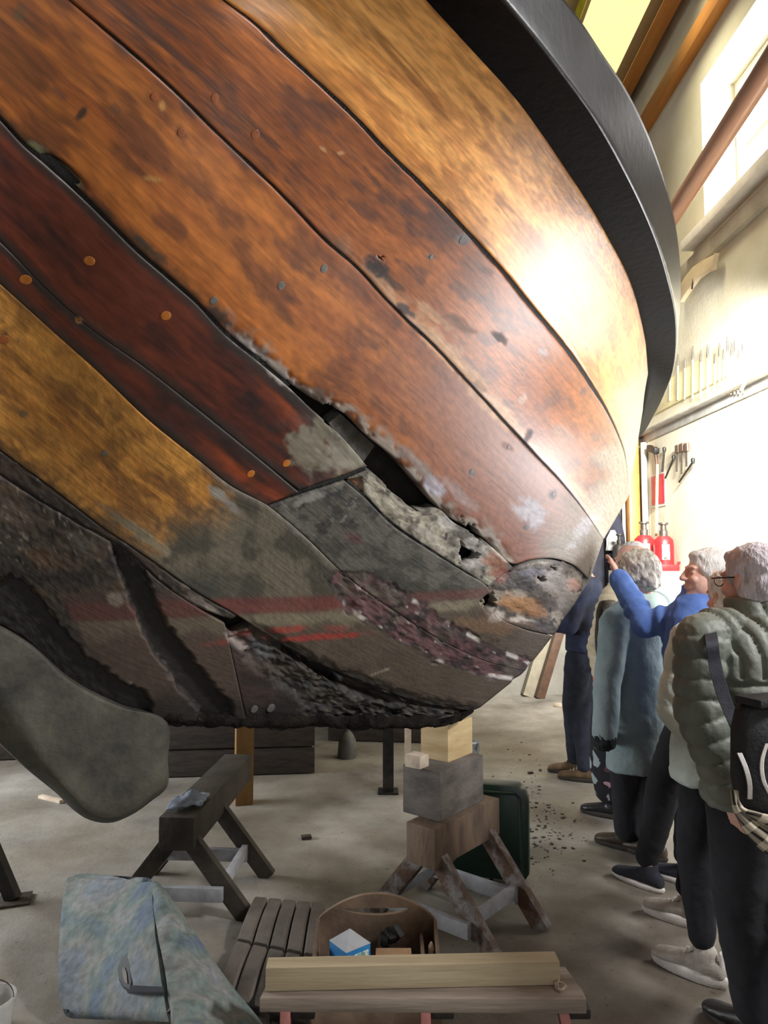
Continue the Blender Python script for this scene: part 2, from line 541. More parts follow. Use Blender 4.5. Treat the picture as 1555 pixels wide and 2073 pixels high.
BLK, DGR, PGR, TAN = (38, 34, 32), (92, 88, 82), (188, 182, 178), (205, 165, 105)
SPOTS = [
    (165, 232, 10, 20, 40, (40, 32, 28), .9, .3), (328, 214, 8, 14, 25, (205, 150, 85), .8, .4), (367, 268, 16, 16, 0, (85, 55, 40), .55, .4),
    (655, 303, 14, 4, 40, (205, 160, 110), .8, .3), (690, 310, 10, 4, -10, (200, 160, 110), .7, .3), (312, 362, 24, 5, 12, (200, 150, 80), .7, .4),
    (245, 96, 24, 10, 40, (95, 60, 45), .5, .4), (120, 190, 20, 9, 40, (80, 55, 60), .5, .4), (40, 25, 14, 26, 20, (95, 80, 50), .5, .4), (235, 220, 14, 10, 30, (80, 62, 50), .6, .4),
    (763, 540, 28, 20, 30, (42, 34, 34), .95, .2), (800, 575, 26, 8, 35, (60, 48, 42), .7, .3), (820, 628, 22, 10, 40, (55, 50, 52), .9, .3),
    (935, 655, 40, 12, 35, (90, 70, 58), .7, .3), (1013, 684, 20, 9, 38, (55, 50, 55), .9, .2), (965, 775, 36, 9, 42, (80, 70, 66), .7, .2),
    (936, 485, 17, 14, 0, (120, 116, 118), .9, .2), (873, 520, 9, 7, 0, (110, 100, 100), .8, .2), (985, 548, 14, 8, 35, (105, 95, 95), .6, .3),
    (1068, 884, 9, 16, 25, (62, 58, 62), .9, .2), (1180, 793, 8, 12, 25, (100, 88, 88), .7, .2), (1100, 712, 14, 8, 30, (200, 190, 190), .7, .2), (1060, 805, 8, 16, 25, (200, 185, 175), .6, .2),
    (1030, 905, 14, 7, 30, (120, 85, 70), .7, .2), (955, 955, 9, 8, 0, (110, 108, 112), .9, .2), (1120, 1000, 9, 12, 25, (110, 108, 115), .8, .2), (1065, 1066, 10, 7, -20, (95, 92, 100), .9, .2),
    (1075, 1040, 42, 26, 40, (196, 192, 200), .85, .1), (1180, 1070, 16, 50, 40, (190, 188, 195), .5, .1), (930, 1000, 60, 14, 40, (170, 158, 158), .5, .2), (880, 985, 36, 16, 42, (180, 178, 190), .8, .15),
    (835, 930, 60, 12, 43, (150, 142, 136), .7, .15), (925, 735, 90, 18, 40, (205, 160, 120), .6, .4), (1000, 830, 90, 16, 42, (210, 175, 145), .6, .3), (880, 640, 50, 12, 40, (200, 160, 120), .5, .4),
    (700, 300, 60, 10, 40, (120, 70, 52), .4, .5), (1140, 880, 26, 18, 40, (175, 150, 135), .5, .3),
    (75, 300, 22, 9, 30, (130, 128, 95), .9, .2), (130, 350, 50, 9, 38, (150, 140, 110), .85, .2), (437, 640, 34, 22, 45, (36, 34, 34), .9, .2), (505, 705, 60, 13, 40, (150, 142, 138), .9, .1), (575, 768, 60, 15, 40, (140, 132, 126), .9, .1), (640, 800, 40, 14, 30, (120, 108, 100), .8, .1),
    (300, 500, 60, 10, 42, (60, 56, 44), .8, .3), (210, 600, 50, 6, 40, (160, 120, 60), .0, .3),
    (440, 1000, 26, 12, 35, (170, 165, 155), .9, .1), (470, 1025, 22, 9, 40, (150, 145, 140), .7, .1), (300, 1090, 70, 12, 36, (150, 140, 115), .8, .1), (255, 1060, 60, 10, 36, (120, 112, 92), .7, .1),
    (8, 687, 15, 14, 0, (75, 55, 35), .9, .3), (48, 838, 9, 7, 0, (90, 82, 60), .8, .3), (212, 918, 7, 9, 0, (90, 78, 50), .8, .3), (36, 690, 6, 6, 0, (120, 100, 70), .8, .3), (160, 648, 7, 6, 0, (170, 130, 90), .9, .3),
    (350, 620, 200, 7, 40, (120, 60, 35), .0, .3),
    (625, 905, 54, 46, 35, (118, 114, 98), .9, .05), (700, 925, 50, 50, 35, (124, 120, 106), .95, .05), (655, 870, 30, 34, 40, (112, 108, 92), .8, .05), (690, 968, 16, 8, 0, (140, 132, 70), .8, .05),
    (640, 1005, 60, 9, -18, (170, 168, 160), .7, .05), (668, 1000, 24, 12, 20, (60, 60, 62), .8, .05), (600, 1060, 50, 20, 40, (120, 118, 110), .6, .05), (655, 1075, 13, 10, 0, (52, 50, 52), .9, .05), (720, 1090, 22, 10, 30, (105, 62, 62), .6, .05),
    (780, 1020, 60, 16, 38, (165, 158, 140), .7, .05), (870, 1090, 50, 16, 38, (168, 162, 148), .8, .05), (960, 1125, 40, 30, 35, (175, 170, 165), .7, .05), (1005, 1140, 30, 24, 40, (135, 85, 60), .8, .05), (1015, 1120, 26, 10, 40, (190, 182, 170), .8, .05), (905, 1060, 26, 16, 20, (170, 165, 160), .8, .05), (1020, 1165, 18, 18, 0, (130, 70, 62), .6, .05),
    (1060, 1180, 34, 26, 10, (52, 48, 50), .85, .05), (1080, 1160, 30, 10, 0, (120, 118, 130), .7, .05), (1130, 1180, 40, 24, 0, (165, 158, 155), .8, .05), (1165, 1185, 16, 16, 0, (185, 140, 125), .8, .05),
    (1060, 1225, 50, 22, 5, (160, 118, 78), .9, .05), (1110, 1215, 26, 16, 0, (62, 56, 56), .8, .05), (1090, 1240, 30, 12, 10, (150, 105, 70), .8, .05), (1060, 1258, 40, 7, 10, (215, 208, 200), .9, .05), (1010, 1248, 20, 10, -20, (205, 200, 192), .9, .05), (1090, 1268, 40, 12, 5, (60, 54, 58), .9, .05), (1150, 1215, 20, 24, 0, (125, 118, 112), .7, .05),
    (575, 1275, 40, 9, -4, (165, 66, 56), .8, .1), (640, 1290, 120, 7, -4, (170, 55, 48), .75, .1), (470, 1295, 60, 8, -12, (160, 62, 58), .5, .1), (680, 1272, 30, 8, 0, (150, 72, 62), .6, .1), (980, 1270, 70, 16, 10, (135, 105, 78), .6, .1),
    (1040, 1260, 60, 14, 15, (150, 120, 100), .4, .1), (770, 1360, 30, 2.5, -20, (160, 150, 130), .7, .1),
    (290, 1215, 40, 20, 30, (120, 115, 108), .8, .05), (235, 1215, 22, 16, 20, (150, 138, 125), .8, .05), (430, 1235, 40, 8, 36, (160, 150, 138), .85, .05), (400, 1215, 26, 12, 36, (130, 120, 110), .8, .05),
    (478, 1300, 34, 10, 40, (175, 160, 155), .9, .05), (500, 1312, 22, 9, 30, (160, 145, 140), .9, .05), (535, 1320, 34, 20, 35, (95, 96, 100), .8, .05), (650, 1360, 22, 9, 30, (120, 130, 125), .9, .1), (688, 1425, 40, 7, 0, (120, 112, 105), .7, .05), (600, 1370, 60, 16, 0, (80, 70, 60), .6, .05), (708, 1390, 5, 3, 0, (200, 205, 210), .9, .5),
    (487, 1346, 3, 9, 0, (160, 150, 130), .9, .1), (260, 1385, 10, 5, 0, (140, 130, 115), .8, .1), (30, 1040, 40, 26, 20, (110, 95, 80), .6, .05), (90, 1130, 50, 20, 10, (105, 78, 55), .6, .05), (20, 1090, 30, 40, 0, (75, 66, 56), .5, .05), (170, 1100, 40, 16, 40, (110, 104, 95), .6, .05),
]


def wl(c, g, px, py, amt):
    """red boot-top stripe and the old antifouling below it"""
    dy = py - yw(px)
    th = np.interp(px, [0, 500, 1000], [40, 36, 20])
    n = fbm(px / 90, py / 9, 5, 4)
    n2 = fbm(px / 26, py / 26, 9, 4)
    red = sst(-4, 4, dy + (n - .5) * 8) * sst(th + 3, th - 6, dy + (n - .5) * 10)
    beige = sst(th - 4, th + 3, dy) * sst(th * 2.3, th * 1.4, dy + (n2 - .5) * 40)
    low = sst(th * 1.2, th * 2.0, dy + (n2 - .5) * 30)
    c = mixc(c, lin(88, 76, 64) * (0.75 + 0.5 * n2[..., None]), low * amt)
    c = mixc(c, lin(128, 118, 98) * (0.8 + 0.4 * n[..., None]), beige * amt)
    k = sst(760, 700, px) * 0.45 * (.5 + .5 * sst(330, 470, px)) + 0.3
    c = mixc(c, lin(126, 60, 52) * (0.6 + 0.8 * n[..., None]), red * amt * k * (0.65 + 0.7 * n2))
    c = mixc(c, lin(105, 62, 58) * (0.6 + 0.7 * n2[..., None]), red * amt * 0.35)
    g = g * (1 - np.maximum(low, np.maximum(red, beige)) * amt) + 0.12 * low * amt
    return c, g


PBAND = [(690, 1172), (740, 1205), (800, 1243), (900, 1300), (985, 1338), (1056, 1356)]


def band(c, g, disp, px, py):
    """the scabby purple repair over the seam"""
    d, t = segdist(px, py, PBAND)
    n = fbm(px / 16, py / 16, 31, 4)
    n2 = fbm(px / 40, py / 40, 33, 3)
    w = np.interp(t, [0, .15, .5, 1], [22, 46, 46, 24])
    m = sst(w + 5, w - 6, d + (n - .5) * 34)
    pc = mixc(lin(104, 72, 74), lin(92, 80, 72), sst(.45, .62, n2))
    pc = mixc(pc, lin(54, 44, 44), sst(.52, .66, fbm(px / 22, py / 12, 35, 4)))
    pc = mixc(pc, lin(190, 178, 172), sst(.74, .82, fbm(px / 14, py / 10, 36, 3)))
    edge = m * (1 - m) * 4
    c = mixc(c, pc, m)
    c = mixc(c, lin(40, 34, 34), edge * .7)
    c = mixc(c, lin(205, 198, 190), sst(.62, .74, fbm(px / 24, py / 24, 38, 2)) * sst(6, 2, np.abs(d - w + 4)))
    g = g * (1 - m) + .05 * m
    disp = disp + m * (n - .62) * 0.022
    return c, g, disp


def grainn(u, v, k, seed):
    return fbm(u * 3.2, v * k, seed, 5)


def wood(u, v, a, b, dark, seed, k=26):
    n = grainn(u, v, k, seed)
    n2 = fbm(u * 1.6, v * 5, seed + 3, 4)
    n3 = fbm(u * 14, v * 40, seed + 7, 3)
    c = mixc(lin(*a), lin(*b), sst(.32, .68, n * .6 + n2 * .4))
    c = mixc(c, lin(*dark), sst(.54, .72, n2 * .5 + n3 * .5) * .85)
    n4 = fbm(u * 6.5, v * 20, seed + 11, 4)
    c = mixc(c, lin(*dark) * np.array([.8, .72, .85]), sst(.55, .7, n4) * .6)
    c = mixc(c, lin(*a) * 1.18, sst(.42, .28, n4) * .5)
    return c * (.74 + .52 * fbm(u * 26, v * 85, seed + 15, 2))[..., None]


def pale_end(c, g, px, py):
    """sun-bleached, dusty paint towards the stem"""
    n = fbm(px / 60, py / 40, 41, 4)
    d, t = segdist(px, py, [(1318, 740), (1303, 830), (1287, 900), (1273, 1000), (1235, 1090), (1192, 1180), (1150, 1150)])
    w = np.interp(py, [700, 800, 900, 1000, 1080, 1180], [14, 60, 62, 70, 110, 130])
    t = sst(w * 1.3, w * .35, d + (n - .5) * 70) * sst(700, 800, py)
    c = mixc(c, lin(176, 166, 146) * (.85 + .3 * n[..., None]), t * .9)  # bleached tone and reflected glare mixed into one colour
    return c, g * (1 - t * .4)


def col_p1(px, py, u, v, ev):
    c = wood(u, v, (234, 168, 94), (206, 138, 68), (184, 122, 60), 101, 30)
    sw = fbm(u * 2.2 + 3 * fbm(u * 1.2, v * 4, 15, 2), v * 16, 17, 3)
    c = mixc(c, lin(128, 78, 34), sst(.60, .66, sw) * sst(.74, .68, sw) * .6)
    g = np.full(px.shape, .76)
    c, g = pale_end(c, g, px, py)
    return spots(c, g, px, py, SPOTS) + (np.zeros(px.shape),)


def col_p2(px, py, u, v, ev):
    c = wood(u, v, (172, 98, 42), (136, 72, 32), (92, 58, 44), 111)
    g = np.full(px.shape, .62)
    d, _ = segdist(px, py, S2)
    n = fbm(px / 26, py / 26, 43, 4)
    t = sst(36, 4, d + (n - .5) * 50) * sst(640, 820, px)
    c = mixc(c, lin(205, 168, 132), t * .75)
    t2 = sst(8, 2, d) * sst(760, 840, px)
    c = mixc(c, lin(176, 176, 196), t2 * .8)
    c, g = pale_end(c, g, px, py)
    c = mixc(c, lin(150, 100, 88), sst(980, 1120, px) * .45 * sst(1180, 1060, px + (n - .5) * 80))
    return spots(c, g, px, py, SPOTS) + (np.zeros(px.shape),)


def col_p3(px, py, u, v, ev):
    c = wood(u, v, (186, 110, 46), (150, 80, 32), (98, 58, 36), 121)
    g = np.full(px.shape, .5)
    n = fbm(px / 50, py / 50, 44, 4)
    n2 = fbm(px / 18, py / 18, 45, 4)
    c = mixc(c, lin(140, 92, 74), sst(620, 980, px + (n - .5) * 200) * .9)
    gr = sst(1080, 1190, px + (py - 1060) * .55 + (n - .5) * 160)
    c = mixc(c, lin(138, 130, 118), gr * .9)
    d, t = segdist(px, py, S3U)
    rot = sst(34, 6, d + (n2 - .5) * 60) * sst(420, 520, px) * sst(1060, 1000, px)
    c = mixc(c, mixc(lin(150, 142, 132), lin(70, 60, 54), sst(.45, .6, n2)), rot * .9)
    dk = sst(26, 2, d + (n2 - .5) * 26) * sst(560, 300, px)
    c = mixc(c, lin(48, 42, 30), dk * .85)
    g = g * (1 - rot * .9) * (1 - gr * .6) * (1 - dk * .5)
    c, g = spots(c, g, px, py, SPOTS)
    dp = -rot * sst(.4, .75, n2) * .014
    # hollow beside the seam at the left
    h = sst(1, .3, np.hypot(((px - 128) * .8 + (py - 345) * .62) / 70, (-(px - 128) * .62 + (py - 345) * .8) / 16))
    return c, g, dp - h * .02


def col_p4(px, py, u, v, ev):
    c = wood(u, v, (98, 46, 30), (70, 34, 28), (44, 32, 30), 131, 40)
    n = fbm(u * 1.3, v * 18, 133, 4)
    c = mixc(c, lin(158, 74, 32), sst(.50, .64, n) * .8)
    g = np.full(px.shape, .62)
    n2 = fbm(px / 22, py / 22, 46, 4)
    e = sst(26, 3, ev + (n2 - .5) * 16)
    c = mixc(c, lin(44, 42, 40), e * .85)
    # worn grey end
    t = sst(575, 640, px - (py - 900) * .25 + (n2 - .5) * 60) * sst(820, 850, py)
    c = mixc(c, lin(60, 48, 46), t * .6)
    c, g = spots(c, g * (1 - t * .8), px, py, SPOTS)
    return c, g, np.zeros(px.shape) - t * (n2 - .4) * .006


def col_p4c(px, py, u, v, ev):
    n = fbm(px / 20, py / 20, 47, 5)
    n2 = fbm(px / 8, py / 8, 48, 3)
    c = mixc(lin(158, 152, 136), lin(92, 86, 78), sst(.42, .6, n))
    c = mixc(c, lin(52, 48, 46), sst(.6, .72, n2 * .6 + n * .4))
    c = mixc(c, lin(46, 42, 40), sst(9, 2, ev + (n - .5) * 8) * .5)
    tri = inpoly(px, py, [(700, 972), (733, 966), (737, 1000), (728, 1004)])
    c = np.where(tri[..., None], lin(120, 80, 48) * (.5 + n2[..., None]), c)
    c, g = spots(c, np.full(px.shape, .05), px, py, SPOTS)
    return c, g, (n - .6) * .014 - tri * .01


def col_p4d(px, py, u, v, ev):
    n = fbm(px / 40, py / 30, 49, 5)
    n2 = fbm(px / 12, py / 12, 50, 4)
    c = mixc(lin(98, 94, 86), lin(70, 68, 62), sst(.4, .6, n))
    c = mixc(c, lin(150, 146, 138), sst(.58, .7, n2 * .5 + n * .5) * sst(1120, 1030, py) * .9)
    c = mixc(c, lin(46, 46, 46), sst(.56, .68, fbm(px / 18, py / 14, 52, 4)) * sst(1130, 1060, py) * .8)
    c = mixc(c, lin(62, 60, 52), sst(1100, 1180, py) * sst(.45, .6, n) * .7)
    g = np.full(px.shape, .15)
    c, g = wl(c, g, px, py, 1.0)
    c, g = spots(c, g, px, py, SPOTS)
    return band(c, g, (n2 - .5) * .003, px, py)


def col_p5(px, py, u, v, ev):
    c = wood(u, v, (212, 150, 70), (176, 116, 50), (122, 82, 44), 141, 22)
    n = fbm(px / 46, py / 46, 53, 5)
    n2 = fbm(px / 14, py / 14, 54, 4)
    g = np.full(px.shape, .5)
    line = np.interp(px, [-200, 0, 150, 250, 330, 420, 500, 560], [1400, 1130, 1075, 1085, 1075, 1025, 960, 900])
    t = sst(-60, 75, py - line + (n - .5) * 150)
    gc = mixc(lin(112, 104, 88), lin(78, 74, 62), sst(.4, .62, n))
    gc = mixc(gc, lin(58, 60, 56), sst(1130, 1200, py) * sst(560, 420, px) * .8)
    c = mixc(c, lin(128, 88, 44), sst(.5, .65, n) * .5)
    c = mixc(c, gc, t)
    g = g * (1 - t * .75)
    d5, _ = segdist(px, py, S5)
    c = mixc(c, lin(66, 54, 36), sst(30, 0, d5 + (n2 - .5) * 40) * sst(330, 200, px) * .8)
    d4, _ = segdist(px, py, S4)
    c = mixc(c, lin(140, 132, 120), sst(16, 2, d4 + (n2 - .5) * 14) * sst(380, 460, px) * sst(720, 640, px) * .7)
    c, g = wl(c, g, px, py, 1.0)
    c, g = spots(c, g, px, py, SPOTS)
    c, g, dp = band(c, g, np.zeros(px.shape), px, py)
    # ragged rotten lower edge
    r = sst(20, 3, d5 + (n2 - .5) * 26) * sst(470, 560, px)
    c = mixc(c, lin(40, 36, 32), r * .9)
    return c, g * (1 - r), dp - r * n2 * .02


def col_p6(px, py, u, v, ev):
    n = fbm(px / 18, py / 18, 55, 5)
    c = mixc(lin(74, 60, 50), lin(48, 41, 37), sst(.38, .6, n))
    c = mixc(c, lin(120, 108, 92), sst(.64, .74, n) * .6)
    c, g = spots(c, np.full(px.shape, .1), px, py, SPOTS)
    return c, g, (n - .55) * .010


GRV = [[(252, 1105), (285, 1210), (330, 1300), (390, 1380), (440, 1440)], [(20, 1225), (70, 1290), (140, 1370), (215, 1420), (260, 1440)]]


def col_p7(px, py, u, v, ev):
    n = fbm(px / 30, py / 30, 56, 5)
    n2 = fbm(px / 11, py / 11, 57, 4)
    c = mixc(lin(82, 70, 60), lin(50, 44, 40), sst(.4, .62, n))
    c = mixc(c, lin(104, 84, 62), sst(.6, .72, fbm(px / 40, py / 26, 58, 4)) * .6)
    g = np.full(px.shape, .1)
    pan = sst(125, 150, px - (py - 1230) * .55 + (n - .5) * 14) * sst(1196, 1204, py)
    c = mixc(c, lin(88, 66, 58) * (.7 + .6 * n[..., None]), pan * .8)
    c, g = wl(c, g, px, py, pan * .55)
    c, g = spots(c, g, px, py, SPOTS)
    dp = (n2 - .5) * .008 * (1 - pan)
    for gi, (gl, w0, w1) in enumerate(zip(GRV, (24, 56), (32, 50))):
        d, t = segdist(px, py, gl)
        w = w0 * (1 - t) + w1 * t
        m = sst(w + 4, w - 6, d + (n2 - .5) * 16)
        c = mixc(c, lin(40, 36, 34) * (.6 + .9 * n2[..., None]), m)
        dp = dp - m * (.03 if gi == 0 else .02)
    c = mixc(c, lin(34, 30, 28), sst(1380, 1440, py + (n - .5) * 50) * .85)  # darker towards the bottom: grime, with shade mixed into the colour
    wht = sst(.84, .89, vnoise(px / 6, py / 6, 59)) * sst(1180, 1100, py)
    c = mixc(c, lin(150, 138, 122), wht * .8)
    return c, g, dp


def col_p8(px, py, u, v, ev):
    n = fbm(px / 26, py / 16, 60, 5)
    n2 = fbm(px / 9, py / 7, 61, 4)
    c = mixc(lin(62, 54, 46), lin(28, 26, 25), sst(.36, .58, n))
    c = mixc(c, lin(92, 82, 70), sst(.6, .7, n2) * .7)
    c = mixc(c, lin(92, 76, 64), sst(640, 480, px) * sst(1400, 1340, py) * .5)
    c, g = spots(c, np.full(px.shape, .1), px, py, SPOTS)
    lump = fbm(px / 34, py / 22, 62, 4)
    dp = (n2 - .5) * .02 + (lump - .55) * .06 - .012
    # sound painted planking left of the rot
    ln = 1290 + (px - 450) * .85
    sd = sst(-14, 16, py - ln + (n - .5) * 50) * sst(690, 600, px + (n2 - .5) * 60)
    pc = mixc(lin(74, 58, 52), lin(52, 42, 38), sst(.4, .6, fbm(px / 50, py / 30, 66, 4)))
    pc = mixc(pc, lin(30, 27, 26), sst(1390, 1445, py + (n - .5) * 40)[...] * .9)
    c = mixc(c, pc, sd)
    dp = dp * (1 - sd)
    # the deepest cavity under the ragged plank edge
    d, _ = segdist(px, py, [(590, 1320), (660, 1362), (720, 1395), (800, 1425)])
    dp = dp - sst(16, 2, d) * .04
    return c, g, dp


def col_p9(px, py, u, v, ev):
    n = fbm(px / 24, py / 18, 63, 5)
    n2 = fbm(px / 9, py / 9, 64, 4)
    c = mixc(lin(152, 142, 130), lin(88, 79, 73), sst(.38, .6, n))
    c = mixc(c, lin(48, 43, 44), sst(.6, .72, n2))
    c, g = spots(c, np.full(px.shape, .08), px, py, SPOTS)
    c = mixc(c, lin(40, 36, 36), sst(8, 2, ev + (n2 - .5) * 6) * .7)
    return c, g, (n - .6) * .016 - .004


HOLES = [
    [(639, 822), (662, 816), (690, 835), (692, 856), (684, 872), (664, 862), (648, 846)],
    [(740, 930), (768, 932), (800, 958), (852, 998), (864, 1030), (846, 1036), (800, 1002), (762, 966)],
    [(944, 1056), (956, 1060), (975, 1086), (974, 1096), (960, 1088), (948, 1072)],
    [(928, 1090), (946, 1108), (974, 1122), (968, 1136), (948, 1146), (936, 1142), (930, 1116)],
    [(934, 1046), (940, 1048), (938, 1060), (932, 1058)],
    [(976, 1212), (984, 1203), (1000, 1202), (1010, 1210), (1007, 1230), (996, 1240), (982, 1236)],
    [(1118, 1143), (1125, 1142), (1127, 1152), (1119, 1154)],
    [(1091, 1168), (1102, 1164), (1110, 1170), (1106, 1184), (1096, 1182)],
    [(770, 515), (780, 520), (776, 530), (764, 526)],
    [(612, 1338), (640, 1350), (690, 1374), (706, 1388), (700, 1398), (668, 1384), (634, 1362)],
]


def hole_mask(px, py):
    jx = (fbm(px / 7, py / 7, 201, 2) - .5) * 14
    jy = (fbm(px / 7, py / 7, 203, 2) - .5) * 14
    m = np.zeros(px.shape, bool)
    for h in HOLES:
        a = np.array(h)
        if px.max() < a[:, 0].min() or px.min() > a[:, 0].max():
            continue
        m |= inpoly(px + jx, py + jy, h)
    return m


def strake(name, top, bot, colf, m, parent, step=4.5, gt=2.5, gb=2.5, thick=0.045, dim=1.0, label=None, lo=0.0, rnd=.0025):
    """one plank: fine front skin between two seams, its edges turned inwards by the plank's thickness"""
    L = max(np.linalg.norm(np.diff(np.array(q, float), axis=0), axis=1).sum() for q in (top, bot))
    nu = int(L / step) + 2
    a, b = curve(top, nu), curve(bot, nu)
    wd = np.linalg.norm(b - a, axis=1)
    nv = int(np.max(wd) / step) + 2
    v = np.linspace(0, 1, nv)[None, :]
    jt = gt * (0.7 + 0.6 * fbm(np.arange(nu) / 9.0, np.zeros(nu), 301, 3))
    jb = gb * (0.7 + 0.6 * fbm(np.arange(nu) / 9.0, np.ones(nu), 302, 3))
    tp = 1 - .8 * sst(.86, 1, np.linspace(0, 1, nu))
    jt, jb = jt * tp, jb * tp
    v0, v1 = (jt / (wd + 1e-6))[:, None], 1 - (jb / (wd + 1e-6))[:, None]
    vv = v0 + (v1 - v0) * v
    px = a[:, None, 0] * (1 - vv) + b[:, None, 0] * vv
    py = a[:, None, 1] * (1 - vv) + b[:, None, 1] * vv
    p = hull_p(px, py)
    n = hull_n(px, py)
    du = np.linalg.norm(np.diff(p, axis=0), axis=2).mean(1)
    u = np.repeat(np.r_[0, np.cumsum(du)][:, None], nv, 1)
    wv = np.linalg.norm(p[:, -1] - p[:, 0], axis=1)[:, None]
    vm = vv * wv.mean()
    ev = np.minimum(vv - v0, v1 - vv) * wd[:, None]
    c, g, dp = colf(px, py, u, vm, ev)
    c = c * dim
    dp = dp - rnd * np.exp(-(ev / 2.2) ** 2) + lo
    p = p + n * dp[..., None]
    idx = np.arange(nu * nv).reshape(nu, nv)
    q = np.stack([idx[:-1, :-1], idx[:-1, 1:], idx[1:, 1:], idx[1:, :-1]], -1).reshape(-1, 4)
    hx = (px[:-1, :-1] + px[1:, 1:]) / 2
    hy = (py[:-1, :-1] + py[1:, 1:]) / 2
    keep = ~hole_mask(hx, hy).ravel()
    q = q[keep]
    V, N_ = p.reshape(-1, 3), n.reshape(-1, 3)
    C = np.concatenate([c.reshape(-1, 3), np.clip(g, 0, 1).reshape(-1, 1)], 1)
    Gv = np.stack([u.ravel(), vm.ravel(), np.zeros(u.size)], 1)
    # turn every open edge inwards
    e = np.concatenate([q[:, [0, 1]], q[:, [1, 2]], q[:, [2, 3]], q[:, [3, 0]]])
    key = np.sort(e, 1)
    code = key[:, 0].astype(np.int64) * (nu * nv) + key[:, 1]
    _, inv, cnt = np.unique(code, return_inverse=True, return_counts=True)
    be = e[cnt[inv] == 1]
    bv = np.unique(be)
    mp = np.full(len(V), -1)
    mp[bv] = len(V) + np.arange(len(bv))
    V2 = V[bv] - N_[bv] * thick
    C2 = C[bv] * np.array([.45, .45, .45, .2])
    q2 = np.stack([be[:, 1], be[:, 0], mp[be[:, 0]], mp[be[:, 1]]], 1)
    me = npmesh(name, np.r_[V, V2], np.r_[q, q2])
    addcol(me, np.r_[C, C2])
    addvec(me, np.r_[Gv, Gv[bv]])
    o = link(name, me, m, parent)
    if label:
        o['label'] = label
    return o


M_VAR = hull_mat('varnished_plank', .22, .12)
M_OLD = hull_mat('weathered_plank', .16, .4, (45, 60))
M_BLACK = mat('black_caulking', (.006, .006, .006), (.022, .021, .02), .8, scale=30, bump=.6)
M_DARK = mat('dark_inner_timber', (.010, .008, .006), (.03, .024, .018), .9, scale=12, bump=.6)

boat = empty('wooden_boat', (0.3, 3.2, 0.87), 'large wooden boat hull under repair, varnished orange strakes above, rotten grey planks below', 'boat')
strake('plank', W0, S1, col_p1, M_VAR, boat, dim=1.12, gb=4.5, rnd=.0015, label='light honey varnished top strake under the black rubbing rail')
strake('plank', S1, S2, col_p2, M_VAR, boat, dim=.88, gt=4.5, gb=3.0, rnd=.0015, label='reddish brown varnished strake with dark knots')
strake('plank', S2, S3U, col_p3, M_VAR, boat, dim=.86, gt=3.0, gb=1.5, rnd=.0015, label='broad orange brown varnished strake with a rotten lower edge')
strake('plank', S3L, S3B, col_p4, M_VAR, boat, dim=1.25, gt=1.5, gb=.5, rnd=.001, label='dark mahogany red strake ending in a grey worn patch')
strake('plank', S3B[:-1] + [(604, 996)], S4A, col_p4, M_VAR, boat, dim=1.25, gt=.6, gb=1.2, rnd=.001, label='narrow dark red strake below the mahogany one')
strake('rotten_plank', S3M, [(704, 972), (738, 1001), (788, 1052), (880, 1117), (942, 1157), (990, 1187)], col_p4c, M_OLD, boat, gt=.8, gb=.5, step=2.4, rnd=.0005, label='pale grey rotten strip with jagged holes')
strake('plank', [(700, 975), (735, 1004), (785, 1055), (879, 1120), (942, 1159), (988, 1189), (1002, 1240), (1062, 1274), (1119, 1288)], S4B, col_p4d, M_OLD, boat, dim=.8, gt=.5, gb=.5, step=4, rnd=.0005, label='dark grey bare plank behind the diagonal joint')
strake('stem_patch', [(1037, 1158), (1062, 1141), (1120, 1134), (1165, 1148), (1197, 1178)], [(978, 1196), (985, 1236), (1030, 1263), (1070, 1276), (1122, 1287)], col_p9, M_OLD, boat, gt=.6, gb=.5, step=2.2, lo=-.002, rnd=.0005, label='scorched and splintered plank end at the stem with round cut edge')
strake('plank', S4, S5, col_p5, M_OLD, boat, dim=.82, gt=.8, gb=1.5, rnd=.0006, label='broad yellow plank turning grey, crossed by the red waterline stripe')
strake('rotten_plank', S5[:9], S6[:9] + [(468, 1254)], col_p6, M_OLD, boat, dim=.7, gt=1, gb=2, label='narrow blackened strip of rotten timber')
strake('rotten_plank', S6, KL, col_p7, M_OLD, boat, dim=.66, gt=2, gb=0, label='dark grooved lower planking with remains of red stripes')
strake('rotten_plank', [(458, 1268), (474, 1286), (520, 1270), (565, 1300)] + S5[10:], [(503, 1467)] + KR[1:], col_p8, M_OLD, boat, dim=.66, lo=-.004, gt=1, gb=0, step=4, label='crumbling black bottom timber with a ragged upper edge')


def ribbon(name, line, wpx, inward, m, parent, n=160):
    """caulking lying in a seam"""
    c = curve(line, n)
    t = np.gradient(c, axis=0)
    nn = np.stack([-t[:, 1], t[:, 0]], 1) / (np.linalg.norm(t, axis=1, keepdims=True) + 1e-9)
    rows = []
    for s, k in ((-1, 0), (-.4, 1), (.4, 1), (1, 0)):
        q = c + nn * s * wpx
        rows.append(hull_p(q[:, 0], q[:, 1]) - hull_n(q[:, 0], q[:, 1]) * (inward - k * .003 + .004 * fbm(np.arange(n) / 5., np.full(n, s), 401, 3))[:, None])
    V = np.stack(rows, 1)
    idx = np.arange(n * 4).reshape(n, 4)
    q = np.stack([idx[:-1, :-1], idx[:-1, 1:], idx[1:, 1:], idx[1:, :-1]], -1).reshape(-1, 4)
    return link(name, npmesh(name, V.reshape(-1, 3), q), m, parent)


for ln, w in ((S1[:-1], 12), (S2[:-1], 9), (S3U[:14], 12), (S3B, 4), (S4[:-1], 5), ([(540, 1021), (610, 996), (680, 973), (742, 950)], 6), ([(704, 975), (736, 1002), (786, 1053), (878, 1118), (940, 1158), (988, 1188)], 4), (S6[:-1], 8), (S5[:9], 6)):
    ribbon('seam_caulk', ln, w, .007, M_BLACK, boat)

